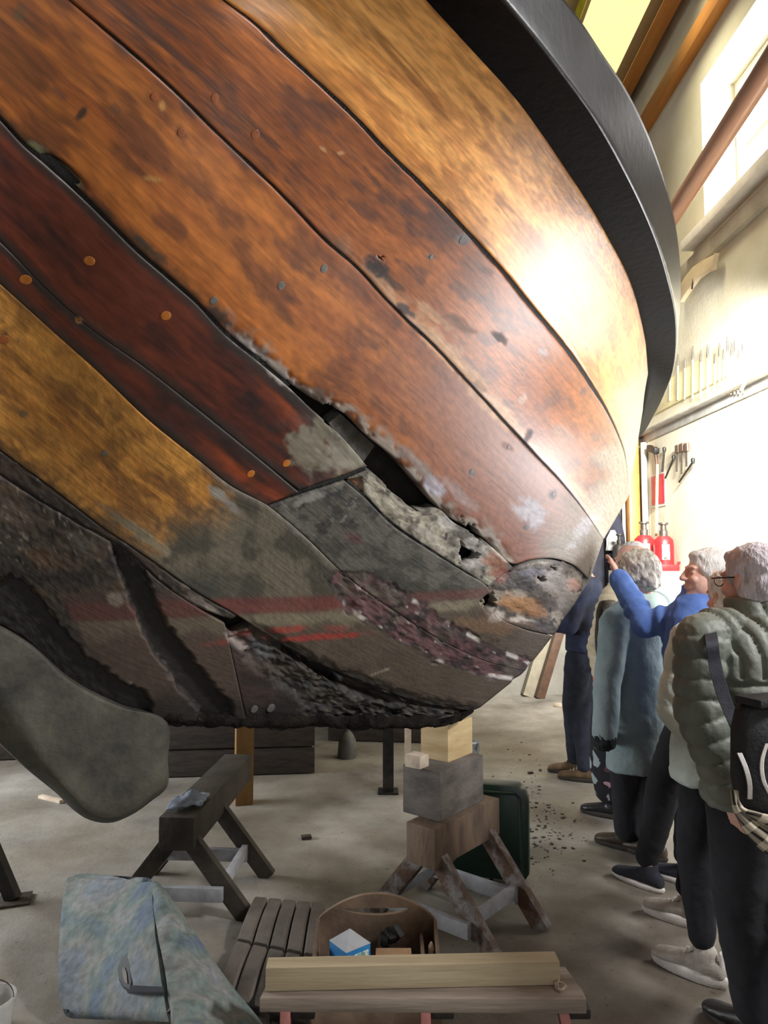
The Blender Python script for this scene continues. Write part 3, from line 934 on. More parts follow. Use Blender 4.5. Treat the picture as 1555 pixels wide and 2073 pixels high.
# the lining far inside (seen through the rotten holes) and the other side of the boat
def sheet(name, rows, m, parent, smooth=True):
    V = np.stack(rows, 1)
    nu, nv = V.shape[:2]
    idx = np.arange(nu * nv).reshape(nu, nv)
    q = np.stack([idx[:-1, :-1], idx[:-1, 1:], idx[1:, 1:], idx[1:, :-1]], -1).reshape(-1, 4)
    return link(name, npmesh(name, V.reshape(-1, 3), q, smooth), m, parent)


NL = 90
LR = [curve(q, NL) for q in (W0, S1, S2, S3U, S4, S5, KL[:-1] + KR)]
LR = [np.array(r) for r in LR]
inner = []
for r0, r1 in zip(LR, LR[1:]):
    for t in np.linspace(0, 1, 5)[:-1]:
        inner.append(r0 * (1 - t) + r1 * t)
inner.append(LR[-1])
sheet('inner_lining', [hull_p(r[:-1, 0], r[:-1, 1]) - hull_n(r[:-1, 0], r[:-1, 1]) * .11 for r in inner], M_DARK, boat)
M_FAR = mat('far_side_planking', tuple(lin(120, 80, 50)), tuple(lin(80, 55, 38)), .5, scale=3, stretch=(1, 1, 6))
sheet('far_planking', [far_side(hull_p(r[:-2, 0], r[:-2, 1]) - hull_n(r[:-2, 0], r[:-2, 1]) * .03) for r in inner], M_FAR, boat)
endp = np.array([r[-3] for r in inner])
ep = hull_p(endp[:, 0], endp[:, 1]) - hull_n(endp[:, 0], endp[:, 1]) * .07
em = far_side(ep)
mid = (ep + em) / 2 + np.array([.74, .67, 0]) * (np.abs((ep @ NPL) + OFF) * .0)[:, None]
sheet('far_planking', [ep, mid, em], M_FAR, boat)
# recessed frame timber showing in the long gap
fr = [(676, 866), (700, 846), (770, 910), (744, 946)]
fb = B()
fp = [hull_p(x, y) - hull_n(x, y) * .03 for x, y in fr]
fb.prism([Vector(q) for q in fp], Vector(-hull_n(720, 890) * .04))
fb.build('frame_timber', mat('grey_frame_timber', tuple(lin(84, 80, 76)), tuple(lin(56, 50, 46)), .85, scale=14, bump=.5), boat)

# rubbing rail (black wale): inner lower edge, outer lower edge, outer upper edge
RW = np.array([(330, -640, .88), (520, -400, 1.04), (700, -190, 1.2), (870, 0, 1.40), (950, 88, 1.5), (1060, 213, 1.68), (1150, 343, 1.95), (1220, 455, 2.25), (1280, 575, 2.75), (1306, 680, 3.35), (1312, 760, 3.82), (1306, 805, 4.05), (1297, 848, 4.25), (1283, 880, 4.45), (1240, 892, 4.65), (1130, 888, 4.95)], float)
RE = np.array([(520, -640, .9), (690, -390, 1.05), (880, -170, 1.23), (1021, 0, 1.40), (1093, 86, 1.51), (1150, 160, 1.65), (1205, 236, 1.78), (1236, 287, 1.88), (1260, 331, 1.99), (1303, 418, 2.23), (1332, 489, 2.47), (1353, 560, 2.77), (1370, 645, 3.15), (1371, 696, 3.4), (1366, 742, 3.8), (1350, 790, 4.25), (1325, 840, 4.6), (1293, 886, 4.85), (1230, 905, 5.1), (1130, 898, 5.3)], float)
RO = np.array([(670, -690, .95), (820, -420, 1.12), (1000, -190, 1.33), (1143, 0, 1.6), (1171, 36, 1.68), (1221, 111, 1.83), (1257, 164, 1.98), (1296, 236, 2.2), (1328, 314, 2.45), (1353, 393, 2.77), (1369, 464, 3.05), (1377, 535, 3.25), (1378, 607, 3.5), (1371, 672, 3.85), (1349, 772, 4.35), (1322, 828, 4.65), (1290, 868, 4.9), (1225, 880, 5.12), (1130, 872, 5.3)], float)
NR = 220
# pair the three edges by their distance
def at_d(R, n):
    p = P(R[:, 0], R[:, 1], R[:, 2])
    return curve3(p, n)


def curve3(p, n):
    s = np.r_[0, np.cumsum(np.linalg.norm(np.diff(p, axis=0), axis=1))]
    m = np.gradient(p, s, axis=0)
    t = np.linspace(0, s[-1], n)
    i = np.clip(np.searchsorted(s, t, side='right') - 1, 0, len(s) - 2)
    h = (s[i + 1] - s[i])[:, None]
    u = ((t - s[i])[:, None]) / h
    return ((2 * u ** 3 - 3 * u ** 2 + 1) * p[i] + (u ** 3 - 2 * u ** 2 + u) * h * m[i]
            + (-2 * u ** 3 + 3 * u ** 2) * p[i + 1] + (u ** 3 - u ** 2) * h * m[i + 1])




def PZ(R, zs):
    R = R.copy()
    for i, z in enumerate(zs):
        a, b_ = R[i, 0] - CX, CY - R[i, 1]
        R[i, 2] = (FPX * cP - b_ * sP) * (z - CAMH) / (FPX * sP + b_ * cP)
    return R


RW[2:11, 2] = hull_d(RW[2:11, 0], RW[2:11, 1]) - .004
RW = PZ(RW, [2.69, 2.69])
RE = PZ(RE, [2.70] * 12 + [2.69, 2.67])
RO = PZ(RO, [2.83, 2.84, 2.85, 2.86, 2.87, 2.89, 2.90, 2.915, 2.925, 2.925, 2.905, 2.88, 2.87])
cw, ce, co = at_d(RW, NR), at_d(RE, NR), at_d(RO, NR)
ax = np.array([.74, .67, 0])
inn = cw - NPL * .06 - ax * .02
rows = [inn]
for t in np.linspace(0, 1, 7):
    rows.append(cw * (1 - t) + ce * t)
rows[-1] = ce + (cw - ce) * .05
under = rows
rows = [under[-1], ce + (cw - ce) * .02 + (co - ce) * .008, ce + (cw - ce) * .004 + (co - ce) * .03]
for t in np.linspace(.07, .94, 7):
    rows.append(ce * (1 - t) + co * t)
rows.append(co)
top_in = co - NPL * .2
rows += [co - NPL * .015 + np.array([0, 0, .006]), top_in]
M_WALE = mat('black_paint', tuple(lin(13, 12, 14)), tuple(lin(28, 27, 31)), .38, scale=9, bump=.12, bscale=26, coat=.0, lo=.4, hi=.62)
M_WALE_SHADE = mat('black_paint_shaded', tuple(lin(6, 5, 5)), tuple(lin(12, 11, 11)), .75, scale=9, bump=.2, bscale=30, spec=.15)  # same black paint as the rail, darkened to imitate shade underneath
u_ = sheet('rail_underside', under, M_WALE_SHADE, boat)
u_['label'] = 'underside of the black rubbing rail, coloured darker for its shade'
wale = sheet('rubbing_rail', rows, M_WALE, boat)
wale['label'] = 'thick glossy black rubbing rail sweeping round the hull'
# rounded lower corner worn to a pale line
tw = (top_in @ NPL + OFF) > .04
deck = sheet('deck', [top_in[tw], mirror(top_in[tw])], M_DARK, boat)

# keel and the grey fin hanging below it
def cpl(px, py, w):
    """point on the plane parallel to the boat's centre plane, w metres to this side"""
    k = NPL
    a, b = (px - CX), (CY - py)
    r = np.array([a, FPX * cP - b * sP, FPX * sP + b * cP])
    o = np.array([0, 0, CAMH])
    t = (w - OFF - k @ o) / (k @ r)
    return o + r * t


inn_pts = [(-120, 1225), (0, 1268), (60, 1305), (140, 1378), (245, 1432), (335, 1462), (334, 1540), (330, 1588), (300, 1612), (262, 1640), (225, 1655), (185, 1646), (148, 1612), (100, 1555), (50, 1468), (0, 1395), (-60, 1330)]
out_pts = [(-140, 1225), (-5, 1262), (60, 1300), (140, 1370), (245, 1425), (338, 1458), (340, 1540), (338, 1594), (306, 1622), (266, 1650), (222, 1666), (172, 1656), (128, 1616), (62, 1562), (0, 1503), (-50, 1450), (-120, 1370)]
ri = np.array(inn_pts + inn_pts[:1], float)
ro_ = np.array(out_pts + out_pts[:1], float)
ci, co2 = curve(ri, 121)[:-1], curve(ro_, 121)[:-1]
fi = np.array([cpl(x, y, .085) for x, y in ci])
fo = np.array([cpl(x, y, .03) for x, y in co2])
rings = [fi.mean(0) * .0 + fi * .5 + fi.mean(0) * .5, fi * .88 + fi.mean(0) * .12, fi, fi * .75 + fo * .25 + NPL * .004, fo, mirror(fo), mirror(fi), mirror(fi) * .5 + mirror(fi).mean(0) * .5]
V = np.concatenate(rings)
nr = 120
fq = []
for k in range(len(rings) - 1):
    i = np.arange(nr)
    fq.append(np.stack([k * nr + i, k * nr + (i + 1) % nr, (k + 1) * nr + (i + 1) % nr, (k + 1) * nr + i], 1))
fq = np.concatenate(fq)
V = np.r_[V, fi.mean(0)[None], mirror(fi.mean(0))[None]]
i = np.arange(nr)
c0 = np.stack([i, (i + 1) % nr, np.full(nr, len(V) - 2), np.full(nr, len(V) - 2)], 1)
me = bpy.data.meshes.new('keel_fin')
faces = [tuple(f) for f in fq] + [(int((j + 1) % nr), int(j), len(V) - 2) for j in range(nr)] + [(int((len(rings) - 1) * nr + j), int((len(rings) - 1) * nr + (j + 1) % nr), len(V) - 1) for j in range(nr)]
me.from_pydata([tuple(v) for v in V], [], faces)
me.polygons.foreach_set('use_smooth', np.ones(len(me.polygons), bool))
M_FIN = mat('grey_worn_fin_paint', tuple(lin(82, 79, 68)), tuple(lin(42, 41, 37)), .7, scale=5, bump=.4, bscale=40, lo=.38, hi=.62)
fin = link('keel_fin', me, M_FIN, boat)
fin['label'] = 'grey painted fin hanging below the keel, rounded lower edge'
kx = np.linspace(330, 956, 120)
kyb = np.interp(kx, [330, 500, 700, 850, 910, 935, 956], [1467, 1472, 1474, 1474, 1468, 1458, 1444])
krows = []
for w_, yy in ((.05, kyb - np.interp(kx, [850, 956], [26, 4])), (.05, kyb - np.interp(kx, [850, 956], [14, 3])), (.045, kyb - 3), (.03, kyb), (-.03, kyb), (-.055, kyb - 30)):
    r_ = np.array([cpl(x, y, w_ * np.interp(x, [880, 956], [1, .3])) for x, y in zip(kx, yy)])
    nz_ = fbm(kx / 24, np.full(120, w_ * 90) + yy / 9, 88, 5) - .5
    krows.append(r_ + NPL * (nz_ * .06)[:, None] + np.array([0, 0, 1]) * (nz_ * .05)[:, None])
sheet('keel', krows, mat('rotten_keel_timber', tuple(lin(40, 35, 31)), tuple(lin(16, 14, 13)), .95, scale=16, bump=.7, spec=.1), boat)

# trenails and old nail heads, each a turned plug seated in its plank
M_PLUG = mat('orange_plug', tuple(lin(205, 128, 48)), tuple(lin(180, 105, 38)), .4, scale=60, bump=.1)
M_PLUGD = mat('dark_plug', tuple(lin(158, 88, 44)), tuple(lin(132, 72, 38)), .4, scale=60, bump=.1)
M_NAIL = mat('grey_nail', tuple(lin(120, 116, 112)), tuple(lin(88, 84, 80)), .5, metal=.3, scale=80, bump=.2)


def plug(name, x, y, rpx, m, h=.001):
    d = float(hull_d(x, y))
    r = rpx * d / FPX
    n = Vector(hull_n(x, y))
    b = B()
    b.lathe(Vector(hull_p(x, y)), [(r, -.012), (r, h - .0006), (r * .93, h), (r * .4, h + .0003)], 20, n)
    return b.build(name, m, boat, angle=15)


for x, y, r in ((181, 528, 11), (52, 566, 12), (336, 639, 10.5), (580, 938, 8.5), (508, 959, 8.5)):
    plug('wooden_plug', x, y, r, M_PLUG, .001)
for x, y, r in ((367, 268, 9), (517, 272, 10), (8, 687, 10), (312, 196, 8), (435, 198, 9), (160, 648, 4)):
    plug('wooden_plug', x, y, r, M_PLUGD, .001)
for x, y, r in ((569, 578, 9), (656, 544, 9), (433, 609, 9), (936, 486, 8), (873, 520, 5), (1065, 1066, 5), (955, 955, 6), (1120, 1000, 5), (1178, 795, 4), (515, 1436, 8), (549, 1434, 9), (1030, 905, 5), (212, 918, 6)):
    plug('nail_head', x, y, r, M_NAIL, .001)
# ------------------------------------------------------------------ the hall
XW, YF, XL, YB = 3.13, 8.7, -5.2, -3.6


def quadmesh(name, verts, faces, m, kind='structure'):
    me = bpy.data.meshes.new(name)
    me.from_pydata([tuple(v) for v in verts], [], faces)
    return tag(link(name, me, m), kind=kind)


def slab(name, lo, hi, m, bevel=0):
    b = B()
    c = [(l + h) / 2 for l, h in zip(lo, hi)]
    b.box(c, [h - l for l, h in zip(lo, hi)], None, bevel)
    return tag(b.build(name, m, None, smooth=False), kind='structure')


def floor_mat():
    m, nt, p = nodes('concrete_floor')
    N, L = nt.nodes.new, nt.links.new
    tc = N('ShaderNodeTexCoord')

    def noise(s, d=6, r=.6):
        n = N('ShaderNodeTexNoise')
        n.inputs['Scale'].default_value = s
        n.inputs['Detail'].default_value = d
        n.inputs['Roughness'].default_value = r
        L(tc.outputs['Object'], n.inputs['Vector'])
        return n

    def ramp(src, stops):
        r = N('ShaderNodeValToRGB')
        e = r.color_ramp.elements
        for k, (pos, c) in enumerate(stops):
            if k > 1:
                e.new(pos)
            e[k].position = pos
            e[k].color = (*c, 1)
        L(src, r.inputs[0])
        return r

    base = ramp(noise(1.6, 8, .66).outputs[0], [(.3, lin(96, 91, 84)), (.52, lin(142, 137, 129)), (.72, lin(170, 166, 159))])
    st = ramp(noise(.9, 5, .6).outputs[0], [(.46, (0, 0, 0)), (.72, (.8, .8, .8))])
    mx = N('ShaderNodeMix')
    mx.data_type = 'RGBA'
    mx.inputs['B'].default_value = (*lin(112, 101, 84), 1)
    L(st.outputs[0], mx.inputs[0])
    L(base.outputs[0], mx.inputs['A'])
    sp = ramp(noise(34, 3, .7).outputs[0], [(.62, (1, 1, 1)), (.7, (.35, .35, .35))])
    mu = N('ShaderNodeMix')
    mu.data_type = 'RGBA'
    mu.blend_type = 'MULTIPLY'
    mu.inputs[0].default_value = .8
    L(mx.outputs['Result'], mu.inputs['A'])
    L(sp.outputs[0], mu.inputs['B'])
    # concrete colour darkened at the near right, standing in for the visitors' shadows
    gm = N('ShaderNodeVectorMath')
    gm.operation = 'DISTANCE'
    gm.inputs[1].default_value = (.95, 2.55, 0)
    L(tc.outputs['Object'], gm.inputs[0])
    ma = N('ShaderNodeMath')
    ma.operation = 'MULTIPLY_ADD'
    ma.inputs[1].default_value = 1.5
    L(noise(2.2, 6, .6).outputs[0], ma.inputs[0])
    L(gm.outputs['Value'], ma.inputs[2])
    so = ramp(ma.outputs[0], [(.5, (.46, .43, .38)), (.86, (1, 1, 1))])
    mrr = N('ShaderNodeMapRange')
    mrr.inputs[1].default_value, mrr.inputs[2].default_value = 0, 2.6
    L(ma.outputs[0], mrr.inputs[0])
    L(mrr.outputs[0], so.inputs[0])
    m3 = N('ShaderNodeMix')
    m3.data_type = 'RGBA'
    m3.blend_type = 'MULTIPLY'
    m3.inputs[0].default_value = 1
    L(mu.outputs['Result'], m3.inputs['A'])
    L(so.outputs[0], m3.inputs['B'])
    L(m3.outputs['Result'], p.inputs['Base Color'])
    p.inputs['Roughness'].default_value = .62
    bp = N('ShaderNodeBump')
    bp.inputs['Strength'].default_value = .3
    bp.inputs['Distance'].default_value = .01
    L(noise(22, 6, .7).outputs[0], bp.inputs['Height'])
    L(bp.outputs[0], p.inputs['Normal'])
    return m


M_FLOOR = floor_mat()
M_PLASTER = mat('cream_plaster', tuple(lin(226, 220, 200)), tuple(lin(212, 202, 176)), .85, scale=1.3, bump=.25, bscale=25)
M_BACK = mat('dull_plaster', tuple(lin(150, 146, 138)), tuple(lin(120, 116, 108)), .9, scale=1.5, bump=.2)
M_RAFT = mat('orange_rafter', tuple(lin(200, 136, 62)), tuple(lin(168, 106, 46)), .5, scale=5, stretch=(1, .12, 1), bump=.2)
M_WHITE = mat('white_paint', tuple(lin(228, 226, 218)), tuple(lin(210, 206, 196)), .6, scale=6, bump=.05)
M_CEIL = mat('tan_boarding', tuple(lin(190, 166, 118)), tuple(lin(170, 146, 100)), .75, scale=4, stretch=(1, .1, 1), bump=.2)

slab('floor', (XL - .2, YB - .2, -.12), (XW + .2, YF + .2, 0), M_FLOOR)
slab('wall_left', (XL - .2, YB, 0), (XL, 3.0, 6.2), M_BACK)
slab('wall_left_far', (XL - .2, 5.4, 0), (XL, YF, 6.2), M_BACK)
slab('wall_left_top', (XL - .2, 3.0, 2.6), (XL, 5.4, 6.2), M_BACK)
slab('wall_far', (XL - .2, YF, 0), (XW + .2, YF + .2, 9.5), M_BACK)
# back wall behind the photographer with its tall open doorway
slab('wall_back_left', (XL, YB - .2, 0), (-1.2, YB, 8.5), M_BACK)
slab('wall_back_right', (2.2, YB - .2, 0), (XW, YB, 8.5), M_BACK)
slab('wall_back_top', (-1.2, YB - .2, 2.5), (2.2, YB, 9.5), M_BACK)
# right wall with the high window
wy0, wy1, wz0, wz1 = 4.6, 6.78, 4.82, 6.3
b = B()
ly0, ly1, lz0, lz1 = 3.55, 4.65, 1.02, 1.9
for lo, hi in (((XW, YB, 0), (XW + .45, YF, lz0)), ((XW, YB, lz1), (XW + .45, YF, wz0)), ((XW, YB, lz0), (XW + .45, ly0, lz1)), ((XW, ly1, lz0), (XW + .45, YF, lz1)), ((XW, YB, wz1), (XW + .45, YF, 7.6)), ((XW, YB, wz0), (XW + .45, wy0, wz1)), ((XW, wy1, wz0), (XW + .45, YF, wz1))):
    b.box([(l + h) / 2 for l, h in zip(lo, hi)], [h - l for l, h in zip(lo, hi)], None, 0)
tag(b.build('wall_right', M_PLASTER, None, smooth=False), kind='structure')
win = bpy.data.objects.new('window_1', None)
COL.objects.link(win)
win.location = (XW, (wy0 + wy1) / 2, wz0)
tag(win, 'tall bright window set deep in the cream right wall', None, None, 'structure')
fx = XW + .36
for yy in (wy0 + .03, (wy0 * .5 + wy1 * .5), wy1 - .03):
    B().box((fx, yy, (wz0 + wz1) / 2), (.06, .06, wz1 - wz0), None, .004).build('window_frame', M_WHITE, win)
for zz in (wz0 + .03, (wz0 + wz1) / 2, wz1 - .03):
    B().box((fx, (wy0 + wy1) / 2, zz), (.055, wy1 - wy0, .05), None, .004).build('window_frame', M_WHITE, win)
mg, nt, pg = nodes('window_glass')
pg.inputs['Base Color'].default_value = (.95, .97, .98, 1)
pg.inputs['Roughness'].default_value = .02
pg.inputs['Transmission Weight'].default_value = 1
pg.inputs['IOR'].default_value = 1.01
pg.inputs['Alpha'].default_value = .8
pg.inputs['Emission Color'].default_value = (.97, .99, 1, 1)
pg.inputs['Emission Strength'].default_value = 1.8
ym = (wy0 + wy1) / 2
zm = (wz0 + wz1) / 2
for y0, y1 in ((wy0, ym), (ym, wy1)):
    for z0, z1 in ((wz0, zm), (zm, wz1)):
        B().box((fx, (y0 + y1) / 2, (z0 + z1) / 2), (.006, y1 - y0 - .06, z1 - z0 - .05), None, 0).build('window_pane', mg, win)
B().box((XW - .06, ym, wz0 - .06), (.16, wy1 - wy0 + .5, .1), None, .01).build('window_sill', M_WHITE, win)
B().box((XW - .03, 6.2, wz0 - .26), (.06, 5.0, .16), None, .01).build('window_sill', mat('grey_ledge', tuple(lin(176, 168, 150)), tuple(lin(150, 142, 126)), .8, scale=4), win)

lw = bpy.data.objects.new('window_3', None)
COL.objects.link(lw)
lw.location = (XW, (ly0 + ly1) / 2, lz0)
tag(lw, 'low bright window in the right wall beside the visitors', None, None, 'structure')
for yy in (ly0 + .03, (ly0 + ly1) / 2, ly1 - .03):
    B().box((XW + .3, yy, (lz0 + lz1) / 2), (.05, .05, lz1 - lz0), None, .004).build('window_frame', M_WHITE, lw)
for zz in (lz0 + .025, lz1 - .025):
    B().box((XW + .3, (ly0 + ly1) / 2, zz), (.05, ly1 - ly0, .05), None, .004).build('window_frame', M_WHITE, lw)

# sloping roof boards with rafters
rs = math.radians(24)
rd = Vector((-math.cos(rs), 0, math.sin(rs)))
rn = Vector((math.sin(rs), 0, math.cos(rs)))
e0 = Vector((XW + .3, 0, 7.35))
e1 = e0 + rd * 9.4
for y0, y1, s0, s1 in ((YB - .2, YF + .2, 0, .62), (YB - .2, 5.2, .62, 1.22), (9.2, YF + .2, .62, 1.22), (YB - .2, YF + .2, 1.22, 9.4)):
    if y1 <= y0:
        continue
    a, c = e0 + rd * s0, e0 + rd * s1
    vsq = [Vector((a.x, y0, a.z)), Vector((c.x, y0, c.z)), Vector((c.x, y1, c.z)), Vector((a.x, y1, a.z))]
    bb = B()
    bb.prism(vsq, rn * .1)
    tag(bb.build('ceiling', M_CEIL, None, smooth=False), kind='structure')
msk, nt, psk = nodes('yellow_rooflight')
psk.inputs['Base Color'].default_value = (.8, .75, .3, 1)
psk.inputs['Emission Color'].default_value = (1.0, .92, .45, 1)
psk.inputs['Emission Strength'].default_value = .95
a, c = e0 + rd * .62, e0 + rd * 1.22
bb = B()
bb.prism([Vector((a.x, 5.2, a.z)), Vector((c.x, 5.2, c.z)), Vector((c.x, YF + .2, c.z)), Vector((a.x, YF + .2, a.z))], rn * .02)
sk = tag(bb.build('window_2', msk, None, smooth=False), 'pale yellow translucent rooflight strip between the rafters', kind='structure')
for s, w, h in ((.42, .16, .2), (1.3, .08, .12), (2.2, .16, .2), (3.4, .16, .2), (4.6, .16, .2)):
    q = e0 + rd * s - rn * (h / 2 + .002)
    bb = B()
    bb.bar((q.x, YB, q.z), (q.x, YF, q.z), w, h, rn, .01)
    tag(bb.build('trim_%d' % int(s * 10), M_RAFT if s != 1.3 else mat('lime_trim', tuple(lin(168, 160, 30)), tuple(lin(150, 140, 24)), .6), None), kind='structure')
bb = B()
bb.bar((XW - .05, YB, 6.74), (XW - .05, YF, 6.74), .12, .18, (0, 0, 1), .01)
tag(bb.build('trim_99', M_RAFT, None), kind='structure')

# steel rail along the right wall
rail_m = mat('grey_rail', tuple(lin(196, 194, 188)), tuple(lin(168, 166, 162)), .5, scale=6)
rl = empty('wall_rail', (XW - .05, 5.5, 3.08), 'long grey steel rail running along the bright right wall', 'rail')
bb = B()
bb.box((XW - .06, 5.6, 3.1), (.11, 6.1, .02), None, .004)
bb.build('flange', rail_m, rl)
bb = B()
bb.box((XW - .012, 5.6, 3.05), (.02, 6.1, .09), None, .004)
bb.build('web', rail_m, rl)

# the long round spar stored on two wall brackets
M_SPAR = mat('reddish_spar', tuple(lin(196, 150, 126)), tuple(lin(168, 116, 92)), .25, scale=4, stretch=(1, .1, 1), bump=.05)
s0, s1 = Vector((2.27, 3.0, 4.66)), Vector((2.78, 8.5, 4.66))
bb = B()
bb.tube([s0 + (s1 - s0) * t for t in np.linspace(0, 1, 12)], [.075] * 12, 24)
tag(bb.build('wooden_spar', M_SPAR), 'long reddish varnished round spar slung below the high window', 'spar')
M_IRON = mat('dark_iron', (.02, .02, .02), (.05, .045, .04), .5, metal=.6, scale=12)
for k, y in enumerate((3.3, 8.1)):
    q = s0 + (s1 - s0) * ((y - s0.y) / (s1.y - s0.y))
    bb = B()
    bb.bar((q.x - .12, y, q.z - .1), (XW, y, q.z - .1), .05, .05)
    bb.bar((q.x - .1, y, q.z - .1), (q.x - .1, y, q.z + .1), .03, .03, (1, 0, 0))
    tag(bb.build('spar_bracket', M_IRON), ['iron bracket carrying the near end of the spar', 'iron bracket carrying the far end of the spar'][k], 'bracket')

# curved timber pattern hung on the wall (a knee template)
poly = [(1369, 606), (1369, 590), (1385, 562), (1402, 541), (1420, 528), (1444, 517), (1446, 512), (1440, 546), (1428, 550), (1408, 564), (1390, 590), (1376, 612)]
pp = [PX(x, y, XW - .1) for x, y in poly]
bb = B()
bb.prism(pp, (.05, 0, 0), .004)
kn = tag(bb.build('timber_knee', mat('pale_wood', tuple(lin(214, 196, 166)), tuple(lin(196, 174, 140)), .6, scale=6, stretch=(1, .3, 1))), 'curved pale timber knee pattern hung on the cream wall', 'timber')
bb = B()
q = PX(1411, 575, XW - .06)
bb.tube([(XW + .01, q.y, q.z + .14), (XW - .08, q.y, q.z + .14), (XW - .11, q.y, q.z - .05)], .008, 8)
h = bb.build('hook', M_IRON, kn)

# board with long hand tools standing on the rail
yb0, yb1 = 6.1, 8.1
bb = B()
bb.box((XW - .02, (yb0 + yb1) / 2 + .3, 3.42), (.03, yb1 - yb0, .3), None, .004)
rk = tag(bb.build('tool_board', mat('yellowish_board', tuple(lin(226, 214, 168)), tuple(lin(206, 192, 146)), .7, scale=5)), 'pale yellow board holding a row of slim hand tools above the rail', 'board')
M_STEEL = mat('tool_steel', tuple(lin(120, 112, 104)), tuple(lin(90, 82, 74)), .4, metal=.7, scale=20)
M_HAND = mat('tool_handle', tuple(lin(206, 180, 130)), tuple(lin(180, 150, 104)), .5, scale=14)
M_HANDD = mat('dark_tool_handle', tuple(lin(92, 66, 48)), tuple(lin(70, 50, 38)), .5, scale=14)
M_SAWN2 = mat('pale_tool_shaft', tuple(lin(226, 212, 178)), tuple(lin(206, 190, 152)), .6, scale=12, bump=.1)
ORD = 'first second third fourth fifth sixth seventh eighth ninth tenth eleventh twelfth thirteenth last'.split()
for k, x in enumerate((1356, 1372, 1386, 1402, 1418, 1432, 1446, 1456, 1464, 1472, 1480, 1487, 1494, 1503)):
    q = PX(x, 800 - (x - 1356) * .12, XW - .052)
    hgt = (.34, .42, .36, .46, .4, .44)[k % 6]
    t = empty('chisel', (q.x, q.y, q.z), 'slim long-handled chisel on the pale wall board, %s in the row from the left' % ORD[k], 'chisel', 'chisels on the wall board')
    bb = B()
    bb.tube([(q.x, q.y, q.z - .06), (q.x, q.y - .03, q.z + hgt * .7)], [.008, .008], 8)
    bb.build('shaft', M_SAWN2, t)
    bb = B()
    bb.tube([(q.x, q.y - .03, q.z + hgt * .7), (q.x, q.y - .034, q.z + hgt * .8), (q.x, q.y - .04, q.z + hgt)], [.008, .010, .005], 10)
    bb.build('blade', M_STEEL, t)
bb = B()
a0, a1 = PX(1500, 790, XW - .16), PX(1575, 660, XW - .02)
bb.tube([a0, a1], .014, 10)
tag(bb.build('thin_pole', M_HAND), 'thin brown pole leaning up from the rail at the right edge', 'pole')

# tools hanging under the rail
items = [((1325, 905), (1330, 965), .022, 'dark adze head with long handle hanging under the rail', 'adze'), ((1345, 912), (1341, 955), .012, 'short dark iron bar hanging beside the red poster', 'bar'), ((1364, 928), (1347, 968), .010, 'slanted dark rod hanging above the red poster', 'rod'),
         ((1372, 915), (1370, 955), .009, 'thin grey saw blade hanging under the rail, first of the saws', 'saw'), ((1381, 912), (1380, 960), .009, 'thin grey saw blade hanging under the rail, middle of the saws', 'saw'), ((1390, 912), (1390, 945), .008, 'thin grey saw blade hanging under the rail, last of the saws', 'saw'), ((1403, 935), (1375, 976), .010, 'slim dark rod hanging askew, farthest right under the rail', 'rod')]
for (x0, y0), (x1, y1), r, lab, cat in items:
    p0, p1 = PX(x0, y0, XW - .05), PX(x1, y1, XW - .05)
    t = empty(cat if cat != 'saw' else 'hand_saw', p1, lab, cat, 'tools hanging under the rail')
    bb = B()
    if cat == 'adze':
        bb.tube([p0, p0.lerp(p1, .5) + Vector((0, -.03, 0)), p1 + Vector((0, 0, -.3))], [r, r * .8, r * .7], 10)
        bb.build('handle', M_HANDD, t)
        B().box(p0 + Vector((0, .05, -.02)), (.06, .26, .07), Matrix.Rotation(.3, 3, 'X'), .01).build('head', M_IRON, t)
    elif cat == 'saw':
        bb.bar(p0, p1, .05, .004, (1, 0, 0), 0)
        bb.build('blade', M_STEEL, t)
        B().box(p0 + Vector((0, 0, .03)), (.03, .09, .09), None, .012).build('handle', M_HANDD, t)
    else:
        bb.tube([p0, p1], r, 8)
        bb.build('shaft', M_IRON, t)
        B().lathe(p0, [(.012, -.02), (.02, 0), (.02, .03), (.008, .04)], 10).build('eye', M_IRON, t)
pa, pb = PX(1318, 966, XW - .012), PX(1345, 1018, XW - .012)
po = empty('red_poster', (XW, (pa.y + pb.y) / 2, pb.z), 'red poster with white border pinned low beside the tools', 'poster')
B().box((XW - .004, (pa.y + pb.y) / 2, (pa.z + pb.z) / 2), (.006, abs(pa.y - pb.y) + .06, abs(pa.z - pb.z) + .06), None, 0).build('border', M_WHITE, po)
B().box((XW - .009, (pa.y + pb.y) / 2, (pa.z + pb.z) / 2), (.004, abs(pa.y - pb.y), abs(pa.z - pb.z)), None, 0).build('red_field', mat('poster_red', tuple(lin(222, 40, 62)), tuple(lin(206, 34, 54)), .5), po)
q0, q1 = PX(1331, 940, XW - .10), PX(1329, 1085, XW - .10)
bb = B()
bb.tube([q0, q1], .016, 8)
tag(bb.build('pale_stick', M_HAND), 'pale wooden stick standing in front of the red poster', 'stick')

# white cabinet with bottle jacks on top
cab = empty('white_cabinet', (2.86, 8.0, 0), 'white cabinet against the right wall carrying the red jacks', 'cabinet')
B().box((2.86, 7.93, .75), (.52, .80, 1.48), None, .01).build('body', M_WHITE, cab)
for k in (-1, 1):
    d = B().box((2.86 + k * .128, 7.51, .75), (.25, .02, 1.42), None, .004).build('door', M_WHITE, cab)
    B().tube([(2.86 + k * .03, 7.495, .8), (2.86 + k * .03, 7.47, .82), (2.86 + k * .03, 7.47, .9), (2.86 + k * .03, 7.495, .92)], .006, 8).build('handle', M_STEEL, d)
M_RED = mat('jack_red', tuple(lin(206, 34, 40)), tuple(lin(170, 28, 32)), .4, scale=10, bump=.1)
M_LAB = mat('jack_label', tuple(lin(238, 236, 232)), tuple(lin(60, 60, 60)), .5, scale=22, lo=.56, hi=.6)


